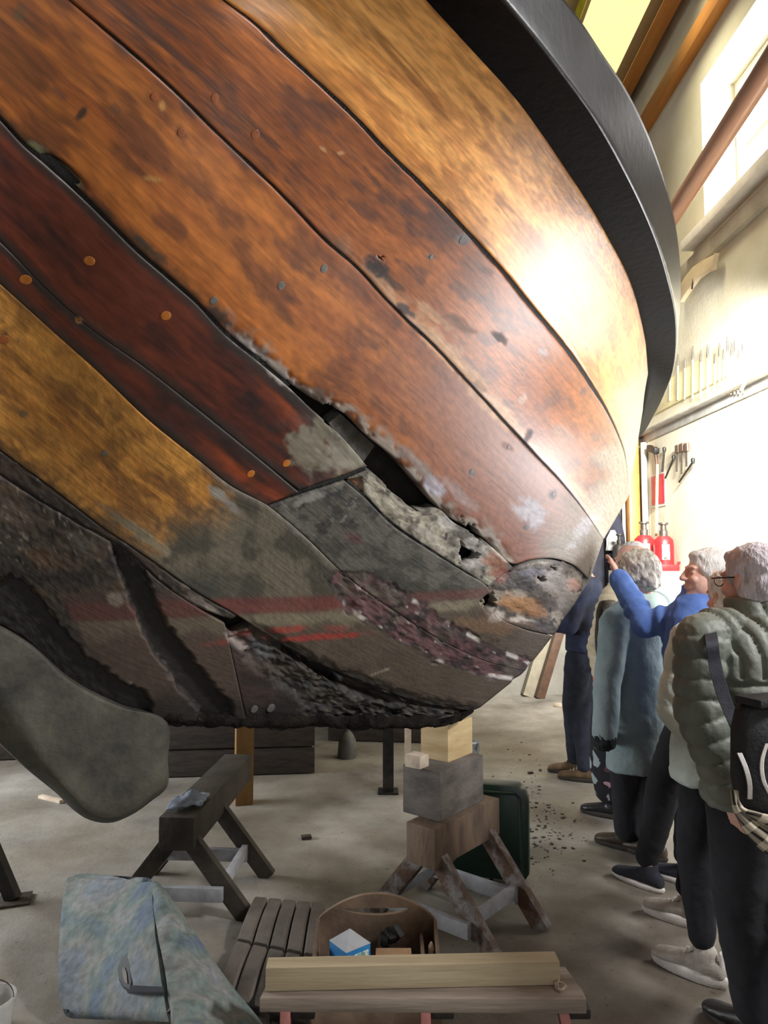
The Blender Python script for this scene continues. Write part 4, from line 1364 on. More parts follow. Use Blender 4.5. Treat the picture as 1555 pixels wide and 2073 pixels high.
def jack(x, y, z, s, lab, red):
    t = empty('bottle_jack', (x, y, z), lab, 'jack', 'bottle jacks on the cabinet')
    bm_ = M_RED if red else M_IRON
    B().box((x, y, z + .035 * s), (.24 * s, .22 * s, .07 * s), None, .012).build('base', bm_, t)
    B().lathe((x, y, z + .07 * s), [(.1 * s, 0), (.102 * s, .2 * s), (.098 * s, .26 * s), (.06 * s, .3 * s)], 24).build('cylinder', bm_, t)
    B().lathe((x, y, z + .36 * s), [(.042 * s, 0), (.042 * s, .07 * s), (.03 * s, .075 * s), (.03 * s, .13 * s), (.05 * s, .135 * s), (.05 * s, .155 * s)], 18).build('ram', M_STEEL if red else M_IRON, t)
    B().tube([(x + .11 * s, y - .06 * s, z + .08 * s), (x + .16 * s, y - .08 * s, z + .1 * s), (x + .17 * s, y - .08 * s, z + .2 * s)], .014 * s, 8).build('pump_socket', bm_, t)
    if red:
        B().box((x - .02, y - .101 * s, z + .2 * s), (.08 * s, .006, .16 * s), None, 0).build('label_plate', M_LAB, t)
    return t


jack(2.99, 7.66, 1.49, 1.0, 'red bottle jack with white label plate, rightmost on the cabinet', True)
jack(2.88, 7.93, 1.49, 1.05, 'red bottle jack with black ram beside the white-labelled one', True)
jack(2.69, 8.18, 1.49, .8, 'small dark bottle jack left of the red jacks', False)
jack(2.66, 7.62, 1.49, .55, 'smallest dark jack at the front left corner of the cabinet', False)
jack(2.97, 8.2, 1.49, .75, 'small dark jack behind the red jacks', False)

# corner post, pipe and coats on the far wall
bb = B()
bb.box((2.99, YF - .12, 1.55), (.13, .14, 3.1), None, .01)
tag(bb.build('wooden_post', M_RAFT), 'orange wooden post standing in the far corner', 'post')
bb = B()
bb.tube([(3.09, YF - .25, 0), (3.09, YF - .25, 3.0)], .035, 14)
tag(bb.build('white_pipe', M_WHITE), 'white vertical pipe in the far right corner', 'pipe')
bb = B()
bb.tube([(2.885, YF - .1, 0), (2.885, YF - .1, 2.6)], .02, 10)
tag(bb.build('steel_pipe', rail_m), 'thin grey steel pipe beside the orange corner post', 'pipe')
M_COAT = mat('dark_coat_cloth', tuple(lin(40, 42, 58)), tuple(lin(26, 27, 36)), .9, scale=8, bump=.5)
bb = B()
bb.box((2.55, YF - .03, 2.36), (.75, .04, .1), None, .006)
cr = tag(bb.build('coat_rack', M_HANDD), 'dark wooden coat rail on the far wall behind the visitors', 'coat rack')


def drape(cx, cy, z1, z0, w, seed, lean=0):
    rows = []
    for i in range(15):
        t = i / 14
        z = z1 + (z0 - z1) * t
        r = w * (.35 + .65 * min(1, t * 2.4)) * (1 + .1 * t)
        ring = []
        for k in range(28):
            a = 2 * math.pi * k / 28
            f = 1 + .16 * math.sin(a * 5 + seed + t * 2) * t + .05 * math.sin(a * 9 + seed * 2)
            ring.append((cx + lean * t + r * f * math.cos(a), cy + r * .45 * f * math.sin(a), z))
        rows.append(ring)
    bb = B()
    rr_ = [[bb.bm.verts.new(v) for v in ring] for ring in rows]
    bb._skin(rr_)
    return bb


for k, (x, w, z0, lab) in enumerate(((2.76, .11, 1.25, 'dark blue work coat hanging beside the grey pipe'), (2.48, .12, 1.2, 'dark grey coat hanging left of the blue work coat'))):
    o = tag(drape(x, YF - .14, 2.33, z0, w, k * 2).build('hanging_coat', M_COAT), lab, 'coat', 'coats on the far wall')
tag(drape(2.70, YF - .25, 1.96, 1.72, .07, 5).build('cloth_cap', mat('grey_cloth', tuple(lin(150, 150, 150)), tuple(lin(120, 120, 120)), .9)), 'pale grey cloth hung over the dark coats', 'cloth')

# ------------------------------------------------------------------ supports under the boat
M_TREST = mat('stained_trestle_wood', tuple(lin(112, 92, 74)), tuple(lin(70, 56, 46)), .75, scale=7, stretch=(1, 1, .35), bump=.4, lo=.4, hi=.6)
M_PAINTLEG = mat('flaking_trestle_paint', tuple(lin(120, 116, 114)), tuple(lin(82, 58, 42)), .7, scale=9, bump=.4, lo=.44, hi=.56)
M_BAR = mat('whitewashed_bar', tuple(lin(168, 170, 176)), tuple(lin(134, 134, 136)), .7, scale=8, bump=.2)
M_SHADETREST = mat('shaded_trestle_wood', tuple(lin(66, 59, 51)), tuple(lin(42, 37, 32)), .8, scale=7, bump=.4)  # trestle wood darkened to stand in for the hull's shadow


def trestle(front, dirv, length, h, w, hb, lab, beam_m, leg_m, spread=.33, a1=.07, a2=.45):
    f = Vector((*front, 0))
    d = Vector((*dirv, 0)).normalized()
    r = Vector((d.y, -d.x, 0))
    t = empty('trestle', f + d * length / 2, lab, 'trestle', 'trestles under the boat')
    bb = B()
    bb.bar(f + Vector((0, 0, h - hb / 2)), f + d * length + Vector((0, 0, h - hb / 2)), w, hb, (0, 0, 1), .006)
    bb.build('beam', beam_m, t)
    for a in (a1, a2):
        c = f + d * a
        for s in (-1, 1):
            bb = B()
            bb.bar(c + r * s * (w * .25) + Vector((0, 0, h - hb + .03)), c + r * s * spread + Vector((0, 0, .0)), .075, .045, d, .004)
            bb.build('leg', leg_m, t)
        bb = B()
        z = .12
        sp = spread * (1 - z / (h - hb)) + w * .25 * z / (h - hb)
        bb.bar(c - r * sp + Vector((0, 0, z)) - d * .04, c + r * sp + Vector((0, 0, z)) - d * .04, .03, .06, (0, 0, 1), .003)
        bb.build('cross_bar', M_BAR, t)
    for s in (-1, 1):
        c0, c1 = f + d * a1 + r * s * spread * .62, f + d * a2 + r * s * spread * .62
        bb = B()
        bb.bar(c0 + Vector((0, 0, .14)), c1 + Vector((0, 0, .14)), .03, .05, (0, 0, 1), .003)
        bb.build('side_rail', M_BAR, t)
    return t


trestle((.152, 3.09), (.64, .77), .52, .49, .15, .165, 'brown trestle with flaking legs under the stacked blocks', M_TREST, M_PAINTLEG)
tf = G(357, 1655, .46)
trestle((tf.x, tf.y), (.06, 1.0), 1.05, .46, .16, .145, 'dark trestle standing in shadow below the grey fin', M_SHADETREST, M_SHADETREST, spread=.31, a2=.5)
RB = Matrix.Rotation(-math.atan2(.62, .785), 3, 'Z')
M_BLOCK = mat('grey_sawn_block', tuple(lin(112, 104, 98)), tuple(lin(76, 70, 66)), .85, scale=6, stretch=(1, 1, 2), bump=.3)
M_YEL = mat('fresh_yellow_block', tuple(lin(206, 182, 138)), tuple(lin(184, 156, 112)), .7, scale=5, stretch=(1, 1, 5), bump=.15)
M_SAWN = mat('pale_sawn_wood', tuple(lin(206, 190, 170)), tuple(lin(176, 156, 136)), .8, scale=12, bump=.2)
blk = B()
blk.box((.273, 3.33, .490 + .104), (.20, .36, .208), RB, .006)
tag(blk.build('timber_block', M_BLOCK), 'large grey sawn timber block resting on the brown trestle', 'block')
blk = B()
blk.box((.293, 3.40, .698 + .083), (.15, .21, .166), RB, .004)
tag(blk.build('timber_block', M_YEL), 'fresh yellow timber block wedged right under the keel', 'block')
q = Vector((.145, 3.215, 0))
wd = B()
wd.box((q.x, q.y, .698 + .028), (.08, .07, .055), RB, .003)
tag(wd.build('wood_wedge', M_SAWN), 'small pale wedge lying on the grey block', 'wedge')
# posts under the far side
M_POST = mat('ochre_post', tuple(lin(150, 116, 66)), tuple(lin(120, 88, 48)), .7, scale=6, stretch=(1, 1, .3), bump=.2)
q = G(493, 1626)
bb = B()
bb.box((q.x, q.y, .66), (.115, .1, 1.32), Matrix.Rotation(.3, 3, 'Z'), .004)
tag(bb.build('timber_prop', M_POST), 'square ochre timber prop standing under the hull', 'prop')
q = G(786, 1604)
pr = empty('steel_prop', q, 'dark steel prop with flat foot plate under the hull', 'prop')
B().box((q.x, q.y, .008), (.14, .12, .014), None, .002).build('foot_plate', M_IRON, pr)
B().box((q.x, q.y, .62), (.075, .06, 1.22), None, .003).build('post', M_IRON, pr)
q = G(826, 1560)
bb = B()
bb.box((q.x, q.y, .5), (.05, .05, 1.0), None, .003)
tag(bb.build('timber_prop', M_SAWN), 'thin pale prop half hidden behind the stacked blocks', 'prop')

# green case behind the trestle
q0 = G(985, 1795)
bb = B()
cz = []
for x, z in ((-.2, .02), (.175, .02), (.2, .06), (.2, .40), (.185, .455), (.15, .48), (-.2, .48)):
    cz.append(Vector((x, 0, z)))
gy = Vector((.52, 3.68, 0))
RG = Matrix.Rotation(-.25, 3, 'Z')
bb.prism([RG @ v + gy for v in cz], RG @ Vector((0, .1, 0)), .012)
gc = bb.build('green_case', mat('dark_green_enamel', tuple(lin(24, 52, 38)), tuple(lin(16, 36, 28)), .35, scale=6, bump=.05))
tag(gc, 'dark green flat case standing upright behind the brown trestle', 'case')
bb = B()
bb.tube([RG @ Vector((x, -.006, z)) + gy for x, z in ((-.2, .445), (.135, .445), (.16, .425), (.165, .06))], .008, 8)
bb.build('raised_rim', gc.data.materials[0], gc)

# paint can and white canister further back, dark crates added to fill the shade under the hull
q = G(955, 1537)
t = empty('paint_can', q, 'small blue and white paint can on the floor beyond the blocks', 'can')
B().lathe(q, [(.058, 0), (.06, .004), (.06, .125), (.063, .128), (.063, .136), (.056, .138), (.056, .13)], 24).build('body', mat('can_white', tuple(lin(190, 196, 206)), tuple(lin(96, 120, 160)), .4, scale=9, lo=.5, hi=.56), t)
B().tube([q + Vector((.06 * math.cos(a), -.02 - .05 * math.sin(a), .11 - .07 * math.sin(a))) for a in np.linspace(0, math.pi, 12)], .002, 6).build('handle', M_STEEL, t)
q = G(703, 1533)
t = empty('white_canister', q, 'dusty white canister standing in the shadow under the hull', 'canister')
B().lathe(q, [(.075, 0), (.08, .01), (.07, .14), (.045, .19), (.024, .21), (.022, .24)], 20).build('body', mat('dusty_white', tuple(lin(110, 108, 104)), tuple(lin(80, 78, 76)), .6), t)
B().lathe(q + Vector((0, 0, .24)), [(.028, 0), (.028, .03), (.02, .034)], 16).build('cap', M_IRON, t)
M_CRATE = mat('dark_crate_wood', tuple(lin(70, 60, 52)), tuple(lin(46, 40, 36)), .85, scale=8, stretch=(1, 1, 5), bump=.3)


def crate(c, s, rz, lab, nslat):
    r = Matrix.Rotation(rz, 3, 'Z')
    t = empty('filler_crate', c, lab, 'crate', 'crates added to fill the shade')
    c = Vector(c)
    B().box(c + Vector((0, 0, s[2] / 2)), (s[0] - .04, s[1] - .04, s[2] - .02), r, .003).build('body', M_CRATE, t)
    hh = s[2] / nslat
    for k in range(nslat):
        B().box(c + r @ Vector((0, -s[1] / 2 + .008, hh * (k + .5))), (s[0], .02, hh - .015), r, .003).build('slat', M_CRATE, t)


for (x, y, w, h, rz, lab) in ((-1.15, 5.75, 1.2, .8, .1, 'dark slatted crate added to fill the shade, farthest left under the hull'), (-.02, 6.75, .9, .62, -.1, 'dark slatted crate added to fill the shade behind the white canister'), (-2.9, 6.2, 1.4, 1.0, .2, 'tall dark crate added to fill the shade behind the grey fin')):
    crate((x, y, 0), (w, .6, h), rz, lab, 4)

# boards leaning at the far end, orange frame
def lean(px0, py0, w, hgt, th, tilt, yaw, name, m, lab, cat='board'):
    q = G(px0, py0)
    r = Matrix.Rotation(yaw, 3, 'Z') @ Matrix.Rotation(tilt, 3, 'Y')
    bb = B()
    bb.box(q + r @ Vector((0, 0, hgt / 2)) + Vector((0, 0, .004)), (w, th, hgt), r, .004)
    return tag(bb.build(name, m), lab, cat)


lean(1068, 1409, .13, .95, .12, .31, 0, 'leaning_board', mat('dusty_board', tuple(lin(160, 152, 134)), tuple(lin(138, 130, 112)), .8, scale=6, bump=.2), 'pale leaning board on the floor beyond the hull bottom')
lean(1092, 1413, .10, 1.1, .12, .31, 0, 'leaning_board', M_HANDD, 'dark brown board leaning next to the pale one')
q = G(1128, 1404)
t = empty('orange_frame', q, 'orange metal frame standing behind the leaning boards', 'frame')
M_OR = mat('orange_paint', tuple(lin(214, 130, 40)), tuple(lin(190, 104, 28)), .45, scale=8)
B().box(q + Vector((-.05, .1, .34)), (.05, .05, .62), None, .004).build('upright', M_OR, t)
B().box(q + Vector((.14, .1, .34)), (.04, .05, .62), None, .004).build('upright', M_OR, t)
B().box(q + Vector((.03, .1, .03)), (.42, .09, .06), None, .004).build('foot_bar', M_OR, t)
q = G(1138, 1432)
bb = B()
bb.box(q + Vector((0, 0, .02)), (.06, .16, .035), Matrix.Rotation(.9, 3, 'Z'), .004)
tag(bb.build('wood_offcut', M_SAWN), 'pale wood offcut lying on the floor near the brown shoes', 'offcut')
bb = B()
q = G(103, 1621)
bb.box(q + Vector((0, 0, .012)), (.22, .035, .022), Matrix.Rotation(-.5, 3, 'Z'), .003)
tag(bb.build('wood_batten', M_SAWN), 'thin pale batten lying on the floor below the grey fin', 'batten')
# rag on the dark trestle
rg = B()
cx_, cy_ = tf.x + .01, tf.y + .16
rows = []
for i in range(13):
    row = []
    for j in range(13):
        u, v = i / 12 - .5, j / 12 - .5
        z = .468 + .035 * math.exp(-((u * 3) ** 2 + (v * 3) ** 2)) * (1 + .5 * math.sin(9 * u + 6 * v)) + .006 * math.sin(20 * u) * math.cos(17 * v) + .008
        row.append(rg.bm.verts.new((cx_ + u * .15, cy_ + v * .17 + .03 * math.sin(5 * u), z)))
    rows.append(row)
for i in range(12):
    for j in range(12):
        rg.bm.faces.new((rows[i][j], rows[i + 1][j], rows[i + 1][j + 1], rows[i][j + 1]))
o = rg.build('cleaning_rag', mat('blue_grey_rag', tuple(lin(140, 150, 165)), tuple(lin(100, 110, 126)), .9, scale=14, bump=.3))
o.modifiers.new('thickness', 'SOLIDIFY').thickness = .006
tag(o, 'crumpled blue grey rag lying on the dark trestle', 'rag')

# ------------------------------------------------------------------ foreground things on the floor
# bench board with a beam on it
M_BOARD = mat('worn_bench_board', tuple(lin(160, 146, 132)), tuple(lin(112, 100, 90)), .75, scale=5, stretch=(.3, 3, 3), bump=.3)
M_BEAM = mat('raw_pine_beam', tuple(lin(188, 172, 142)), tuple(lin(152, 136, 108)), .7, scale=4, stretch=(.25, 4, 4), bump=.15)
M_PINK = mat('pinkish_steel', tuple(lin(176, 112, 104)), tuple(lin(150, 92, 86)), .5, scale=10)
zb = .32
a, b_ = G(526, 2019, zb), G(1187, 2022, zb)
rz = math.atan2(b_.y - a.y, b_.x - a.x)
rm = Matrix.Rotation(rz, 3, 'Z')
ln_ = (b_ - a).length
bench = empty('work_bench', (a.x + ln_ / 2, a.y + .1, 0), 'low work bench with worn grey board on pinkish steel legs', 'bench')
c = (a + b_) / 2 + rm @ Vector((0, .085, -.022))
bb = B()
pl = [Vector((-ln_ / 2, -.085, 0)), Vector((ln_ / 2, -.085, 0)), Vector((ln_ / 2, -.04, 0)), Vector((ln_ / 2 - .02, .085, 0)), Vector((-ln_ / 2 + .02, .085, 0))]
bb.prism([rm @ v + c + Vector((0, 0, -.021)) for v in pl], (0, 0, .042), .004)
bb.build('board', M_BOARD, bench)
for k, x in enumerate((577, 862, 1142)):
    q = G(x, 2050, .28)
    bb = B()
    bb.bar((q.x, q.y + .02, .278), (q.x + (.05 if k == 2 else 0), q.y - .02, 0), .035, .03, (1, 0, 0), .003)
    bb.build('leg', M_PINK, bench)
    bb = B()
    bb.box((q.x + .05, q.y + .06, .262), (.07, .08, .03), None, .006)
    bb.build('clamp_block', M_IRON, bench)
bb = B()
bb.box(c + Vector((0, .02, -.20)), (ln_ * .86, .03, .03), rm, .003)
bb.build('stretcher', M_PINK, bench)
a, b_ = G(537, 2009, zb), G(1135, 1995, zb)
a2, b2 = a, b_
bb = B()
d = (b_ - a).normalized()
nrm = Vector((-d.y, d.x, 0))
bb.bar(a + nrm * .032 + Vector((0, 0, .034)), b_ + nrm * .032 + Vector((0, 0, .034)), .06, .068, (0, 0, 1), .003)
tag(bb.build('pine_beam', M_BEAM), 'square raw pine beam lying on the bench board', 'beam')
q = G(1122, 2003, zb)
bb = B()
bb.tube([q + Vector((.02 + .018 * math.cos(t) * (1 - t / 16), -.0 + .02 * math.sin(t), .006 + .003 * (t % 3))) for t in np.linspace(0, 12, 60)], .0025, 6)
tag(bb.build('string_tangle', M_SAWN), 'small tangle of pale string at the right end of the beam', 'string')

# tool tote
M_TOTE = mat('grubby_plywood', tuple(lin(150, 126, 104)), tuple(lin(96, 78, 64)), .75, scale=6, bump=.2)
ta, tb = G(640, 1985), G(878, 1985)
ty = 2.72
tote = empty('tool_tote', (.0, 2.7, 0), 'wooden tool tote with arched handle board and blue box inside', 'tool tote')
x0, x1 = (648 - CX) / FPX * ty, (878 - CX) / FPX * ty
yb_, yf_ = 2.80, 2.50
arch = []
for t in np.linspace(0, 1, 25):
    arch.append((x0 + (x1 - x0) * t, .275 + .09 * math.sin(math.pi * t) ** .8))
slot = [((x0 + x1) / 2 + .12 * math.cos(a_), .298 + .016 * math.sin(a_) * (1 if math.sin(a_) > 0 else .6) + .012 * math.cos(a_ * 1) ** 2) for a_ in np.linspace(0, 2 * math.pi, 32, endpoint=False)]
bb = B()
vo = [bb.bm.verts.new((x, yb_ - .05, z)) for x, z in [(x1, .012), (x0, .012)] + arch]
vi = [bb.bm.verts.new((x, yb_ - .05, z)) for x, z in slot]
eo = [bb.bm.edges.new((vo[k], vo[(k + 1) % len(vo)])) for k in range(len(vo))]
ei = [bb.bm.edges.new((vi[k], vi[(k + 1) % len(vi)])) for k in range(len(vi))]
fl = bmesh.ops.triangle_fill(bb.bm, edges=eo + ei, use_beauty=True)
fs = [g for g in fl['geom'] if isinstance(g, bmesh.types.BMFace)]
ex = bmesh.ops.extrude_face_region(bb.bm, geom=fs)
bmesh.ops.translate(bb.bm, verts=[g for g in ex['geom'] if isinstance(g, bmesh.types.BMVert)], vec=(0, .018, 0))
bb.build('handle_board', M_TOTE, tote, angle=30)
bb = B()
bb.box(((x0 + x1) / 2, (yb_ + yf_) / 2 - .03, .008), (x1 - x0, yb_ - yf_ - .04, .014), None, .002)
bb.build('bottom', M_TOTE, tote)
for k, x in enumerate((x0, x1)):
    bb = B()
    bb.prism([(x - .006, yb_ - .05, .0), (x - .006, yb_ - .05, .275), (x - .006, yb_ - .09, .275), (x - .006, yf_, .205), (x - .006, yf_, 0)], (.012, 0, 0), .002)
    bb.build('side_panel', M_TOTE, tote)
bb = B()
bb.box(((x0 + x1) / 2, yf_, .05), (x1 - x0, .014, .1), None, .002)
bb.build('front_panel', M_TOTE, tote)
bb = B()
bb.box((x1 - .052, (yb_ + yf_) / 2 - .0, .125), (.012, .2, .215), None, .002)
bb.build('divider', M_TOTE, tote)
# things in the tote
M_BLUE = mat('blue_carton', tuple(lin(44, 132, 190)), tuple(lin(36, 110, 170)), .5, scale=8)
bx = Vector(((711 - CX) / FPX * 2.62, 2.62, .016))
R45 = Matrix.Rotation(math.radians(38), 3, 'Z')
bt = empty('blue_box', bx, 'blue carton with peaked grey lid standing in the tool tote', 'box')
B().box(bx + Vector((0, 0, .122)), (.104, .104, .244), R45, .002).build('carton', M_BLUE, bt)
bb = B()
top = [R45 @ Vector((sx * .053, sy * .053, .245)) + bx for sx, sy in ((-1, -1), (1, -1), (1, 1), (-1, 1))]
ap = bx + Vector((0, 0, .29))
vv_ = [bb.bm.verts.new(v) for v in top]
va = bb.bm.verts.new(ap)
for k in range(4):
    bb.bm.faces.new((vv_[k], vv_[(k + 1) % 4], va))
bb.bm.faces.new(vv_[::-1])
bb.build('lid', mat('grey_card', tuple(lin(170, 172, 176)), tuple(lin(150, 150, 154)), .7), bt, smooth=False)
lbm = mat('white_label', tuple(lin(226, 228, 226)), tuple(lin(120, 160, 150)), .5, scale=60, lo=.5, hi=.54)
B().box(bx + R45 @ Vector((.012, -.053, .19)), (.06, .003, .075), R45, 0).build('label_patch', lbm, bt)
cxb = (796 - CX) / FPX * 2.6
bb = B()
bb.box((cxb, 2.60, .13), (.125, .05, .216), None, .003)
tag(bb.build('cardboard_box', mat('brown_card', tuple(lin(176, 142, 108)), tuple(lin(156, 124, 94)), .8)), 'small brown cardboard box in the tool tote', 'box')
bb = B()
bb.lathe(((868 - CX) / FPX * 2.7, 2.655, .017), [(.010, 0), (.010, .15), (.008, .17), (.011, .185), (.011, .21), (.004, .225)], 14)
tag(bb.build('glue_bottle', M_SAWN), 'slim pale bottle at the right side of the tool tote', 'bottle')
bb = B()
for k in range(3):
    bb.box(((778 - CX + k * 12) / FPX * 2.68, 2.69, .235 + .012 * k), (.03, .05, .03), Matrix.Rotation(.5 * k, 3, 'Z') @ Matrix.Rotation(.4 * k, 3, 'X'), .005)
bb.tube([((780 - CX) / FPX * 2.68, 2.69, .02), ((780 - CX) / FPX * 2.68, 2.69, .235)], .012, 8)
tag(bb.build('pipe_fitting', M_IRON), 'dark metal fitting lying against the tote handle board', 'fitting')

# folding ribbed mat: two leaves of slats
M_SLAT = mat('dusty_dark_slat', tuple(lin(112, 104, 96)), tuple(lin(80, 73, 67)), .85, scale=5, bump=.3)
rmat = empty('slatted_mat', G(545, 1930), 'dark dusty slatted mat lying on the floor left of the tool tote', 'mat')
corner = [G(492, 1814, .1), G(655, 1830, .1), G(600, 2060, .04), G(425, 1985, .04)]
gA, gB, gC, gD = G(514, 1816, .09), G(660, 1830, .09), G(632, 2085, .03), G(432, 2012, .03)
for leaf in range(2):
    for k in range(5):
        u0, u1 = k / 5 + .012, (k + 1) / 5 - .012
        v0, v1 = (0, .485) if leaf == 0 else (.515, 1)

        def pt(u, v, dz=0):
            e, f_ = gA.lerp(gB, u), gD.lerp(gC, u)
            q_ = e.lerp(f_, v)
            return q_ + Vector((0, 0, .015 * math.sin(math.pi * ((v * 2) % 1)) + dz))
        bb = B()
        n_ = 7
        tp = [[bb.bm.verts.new(pt(u, v0 + (v1 - v0) * i / (n_ - 1), dz)) for u, dz in ((u0, -.035), (u0, -.004), (u0 + .02, .003), (u1 - .02, .003), (u1, -.004), (u1, -.035))] for i in range(n_)]
        for r0_, r1_ in zip(tp, tp[1:]):
            for i in range(5):
                bb.bm.faces.new((r0_[i], r0_[i + 1], r1_[i + 1], r1_[i]))
            bb.bm.faces.new((r0_[5], r0_[0], r1_[0], r1_[5]))
        bb.bm.faces.new(tp[0])
        bb.bm.faces.new(tp[-1][::-1])
        bb.build('slat', M_SLAT, rmat)
bb = B()
bb.prism([gA.lerp(gB, .02) - Vector((0, 0, .05)), gA.lerp(gB, .98) - Vector((0, 0, .05)), gC.lerp(gD, .02) - Vector((0, 0, .02)), gC.lerp(gD, .98) - Vector((0, 0, .02))], (0, 0, .025))
bb.build('backing', M_IRON, rmat)

# folded cushion, blue grey
def cushion_mat():
    m, nt, p = nodes('stained_blue_cloth')
    N, L = nt.nodes.new, nt.links.new
    tc = N('ShaderNodeTexCoord')
    nz = N('ShaderNodeTexNoise')
    nz.inputs['Scale'].default_value = 5
    nz.inputs['Detail'].default_value = 4
    nz.inputs['Distortion'].default_value = .6
    L(tc.outputs['Object'], nz.inputs['Vector'])
    cr = N('ShaderNodeValToRGB')
    e = cr.color_ramp.elements
    e[0].position, e[0].color = .32, (*lin(98, 112, 132), 1)
    e[1].position, e[1].color = .46, (*lin(112, 126, 122), 1)
    for pos, c in ((.56, lin(138, 138, 134)), (.66, lin(122, 132, 142)), (.76, lin(156, 154, 149))):
        k = e.new(pos)
        k.color = (*c, 1)
    L(nz.outputs[0], cr.inputs[0])
    n2 = N('ShaderNodeTexNoise')
    n2.inputs['Scale'].default_value = 40
    n2.inputs['Detail'].default_value = 4
    L(tc.outputs['Object'], n2.inputs['Vector'])
    mr = N('ShaderNodeMapRange')
    mr.inputs[1].default_value, mr.inputs[2].default_value, mr.inputs[3].default_value, mr.inputs[4].default_value = .3, .7, .65, 1.1
    L(n2.outputs[0], mr.inputs[0])
    sc = N('ShaderNodeVectorMath')
    sc.operation = 'SCALE'
    L(cr.outputs[0], sc.inputs[0])
    L(mr.outputs[0], sc.inputs['Scale'])
    L(sc.outputs[0], p.inputs['Base Color'])
    p.inputs['Roughness'].default_value = .85
    bp = N('ShaderNodeBump')
    bp.inputs['Strength'].default_value = .3
    bp.inputs['Distance'].default_value = .01
    L(n2.outputs[0], bp.inputs['Height'])
    L(bp.outputs[0], p.inputs['Normal'])
    return m


M_CUSH = cushion_mat()
cush = empty('folded_cushion', G(240, 1950), 'stained blue grey cushion folded over itself on the floor', 'cushion')


def patch(name, rows, thick, m, parent):
    """rounded padded sheet from a grid of points (rows of equal length)"""
    R = np.array(rows, float)
    o = sheet(name, [R[:, k] for k in range(R.shape[1])], m, parent)
    md = o.modifiers.new('padding', 'SOLIDIFY')
    md.thickness = thick
    md.offset = 0
    bv = o.modifiers.new('soft_edge', 'BEVEL')
    bv.width = thick * .4
    bv.segments = 3
    bv.limit_method = 'ANGLE'
    bv.angle_limit = 1.0
    return o


# left leaf: pixel outline rows (left edge x, right edge x, y, height left, height right)
tl = [(170, 285, 1776, .26, .33), (146, 306, 1784, .255, .33), (131, 314, 1810, .24, .33), (127, 318, 1860, .2, .31), (124, 324, 1910, .16, .29), (121, 332, 1960, .12, .27), (119, 340, 2005, .085, .25), (124, 346, 2035, .06, .24), (150, 349, 2047, .05, .235)]
rows = []
tl_c = curve(tl, 30)
for xl, xr, y, zl, zr in tl_c:
    row = []
    for t in np.linspace(0, 1, 26):
        z = zl + (zr - zl) * t ** 1.6 + .006 * math.sin(t * 9 + y * .02)
        row.append(G(xl + (xr - xl) * t, y + 10 * t * (1 if y < 1900 else .6), z))
    rows.append(row)
patch('left_leaf', rows, .035, M_CUSH, cush)
# folded-over flap: ridge to outer edge
rg_ = curve([(304, 1788, .335), (314, 1818, .335), (320, 1870, .32), (328, 1930, .295), (338, 1990, .27), (350, 2060, .25), (362, 2110, .24)], 30)
og_ = curve([(318, 1796, .33), (345, 1830, .31), (385, 1890, .26), (425, 1950, .21), (465, 2005, .16), (515, 2066, .09), (545, 2110, .06)], 30)
rows = []
for (xa, ya, za), (xb, yb2, zb2) in zip(rg_, og_):
    row = []
    for t in np.linspace(0, 1, 18):
        z = za + (zb2 - za) * t + .03 * math.sin(math.pi * t) + .006 * math.sin(t * 6 + ya * .12)
        row.append(G(xa + (xb - xa) * t, ya + (yb2 - ya) * t, z))
    rows.append(row)
patch('folded_flap', rows, .03, M_CUSH, cush)
# dark handle slot with its strap
hc = [(262, 1934), (248, 1945), (239, 1960), (243, 1982), (252, 2000), (262, 2008)]
hb = B()


def cz_(x, y):
    t = (x - 121) / (332 - 121)
    zl = np.interp(y, [1910, 1960, 2005, 2035], [.16, .12, .085, .06])
    zr = np.interp(y, [1910, 1960, 2005, 2035], [.29, .27, .25, .24])
    return zl + (zr - zl) * max(t, 0) ** 1.6 + .02


lens = [(259, 1931), (247, 1944), (239, 1962), (241, 1984), (250, 2001), (262, 2008), (266, 1990), (262, 1968), (266, 1948)]
hb.prism([G(x, y, cz_(x, y) + .001) for x, y in lens], (0, 0, .006), .001)
hb.build('carrying_strap', mat('dark_strap', tuple(lin(34, 34, 38)), tuple(lin(22, 22, 26)), .7), cush)
hb = B()
hb.prism([G(x, y, cz_(x, y) + .001) for x, y in ((252, 1990), (262, 1997), (330, 2000), (332, 2010), (258, 2010))], (0, 0, .004))
hb.build('dark_seam', mat('dark_seam_cloth', tuple(lin(44, 46, 52)), tuple(lin(30, 30, 36)), .9), cush)
hb = B()
hb.prism([G(x, y, cz_(x, y) + .006) for x, y in ((251, 1958), (247, 1966), (252, 1988), (258, 1992), (256, 1970))], (0, 0, .003))
hb.build('strap_lining', mat('pale_lining', tuple(lin(150, 144, 136)), tuple(lin(120, 114, 108)), .9), cush)

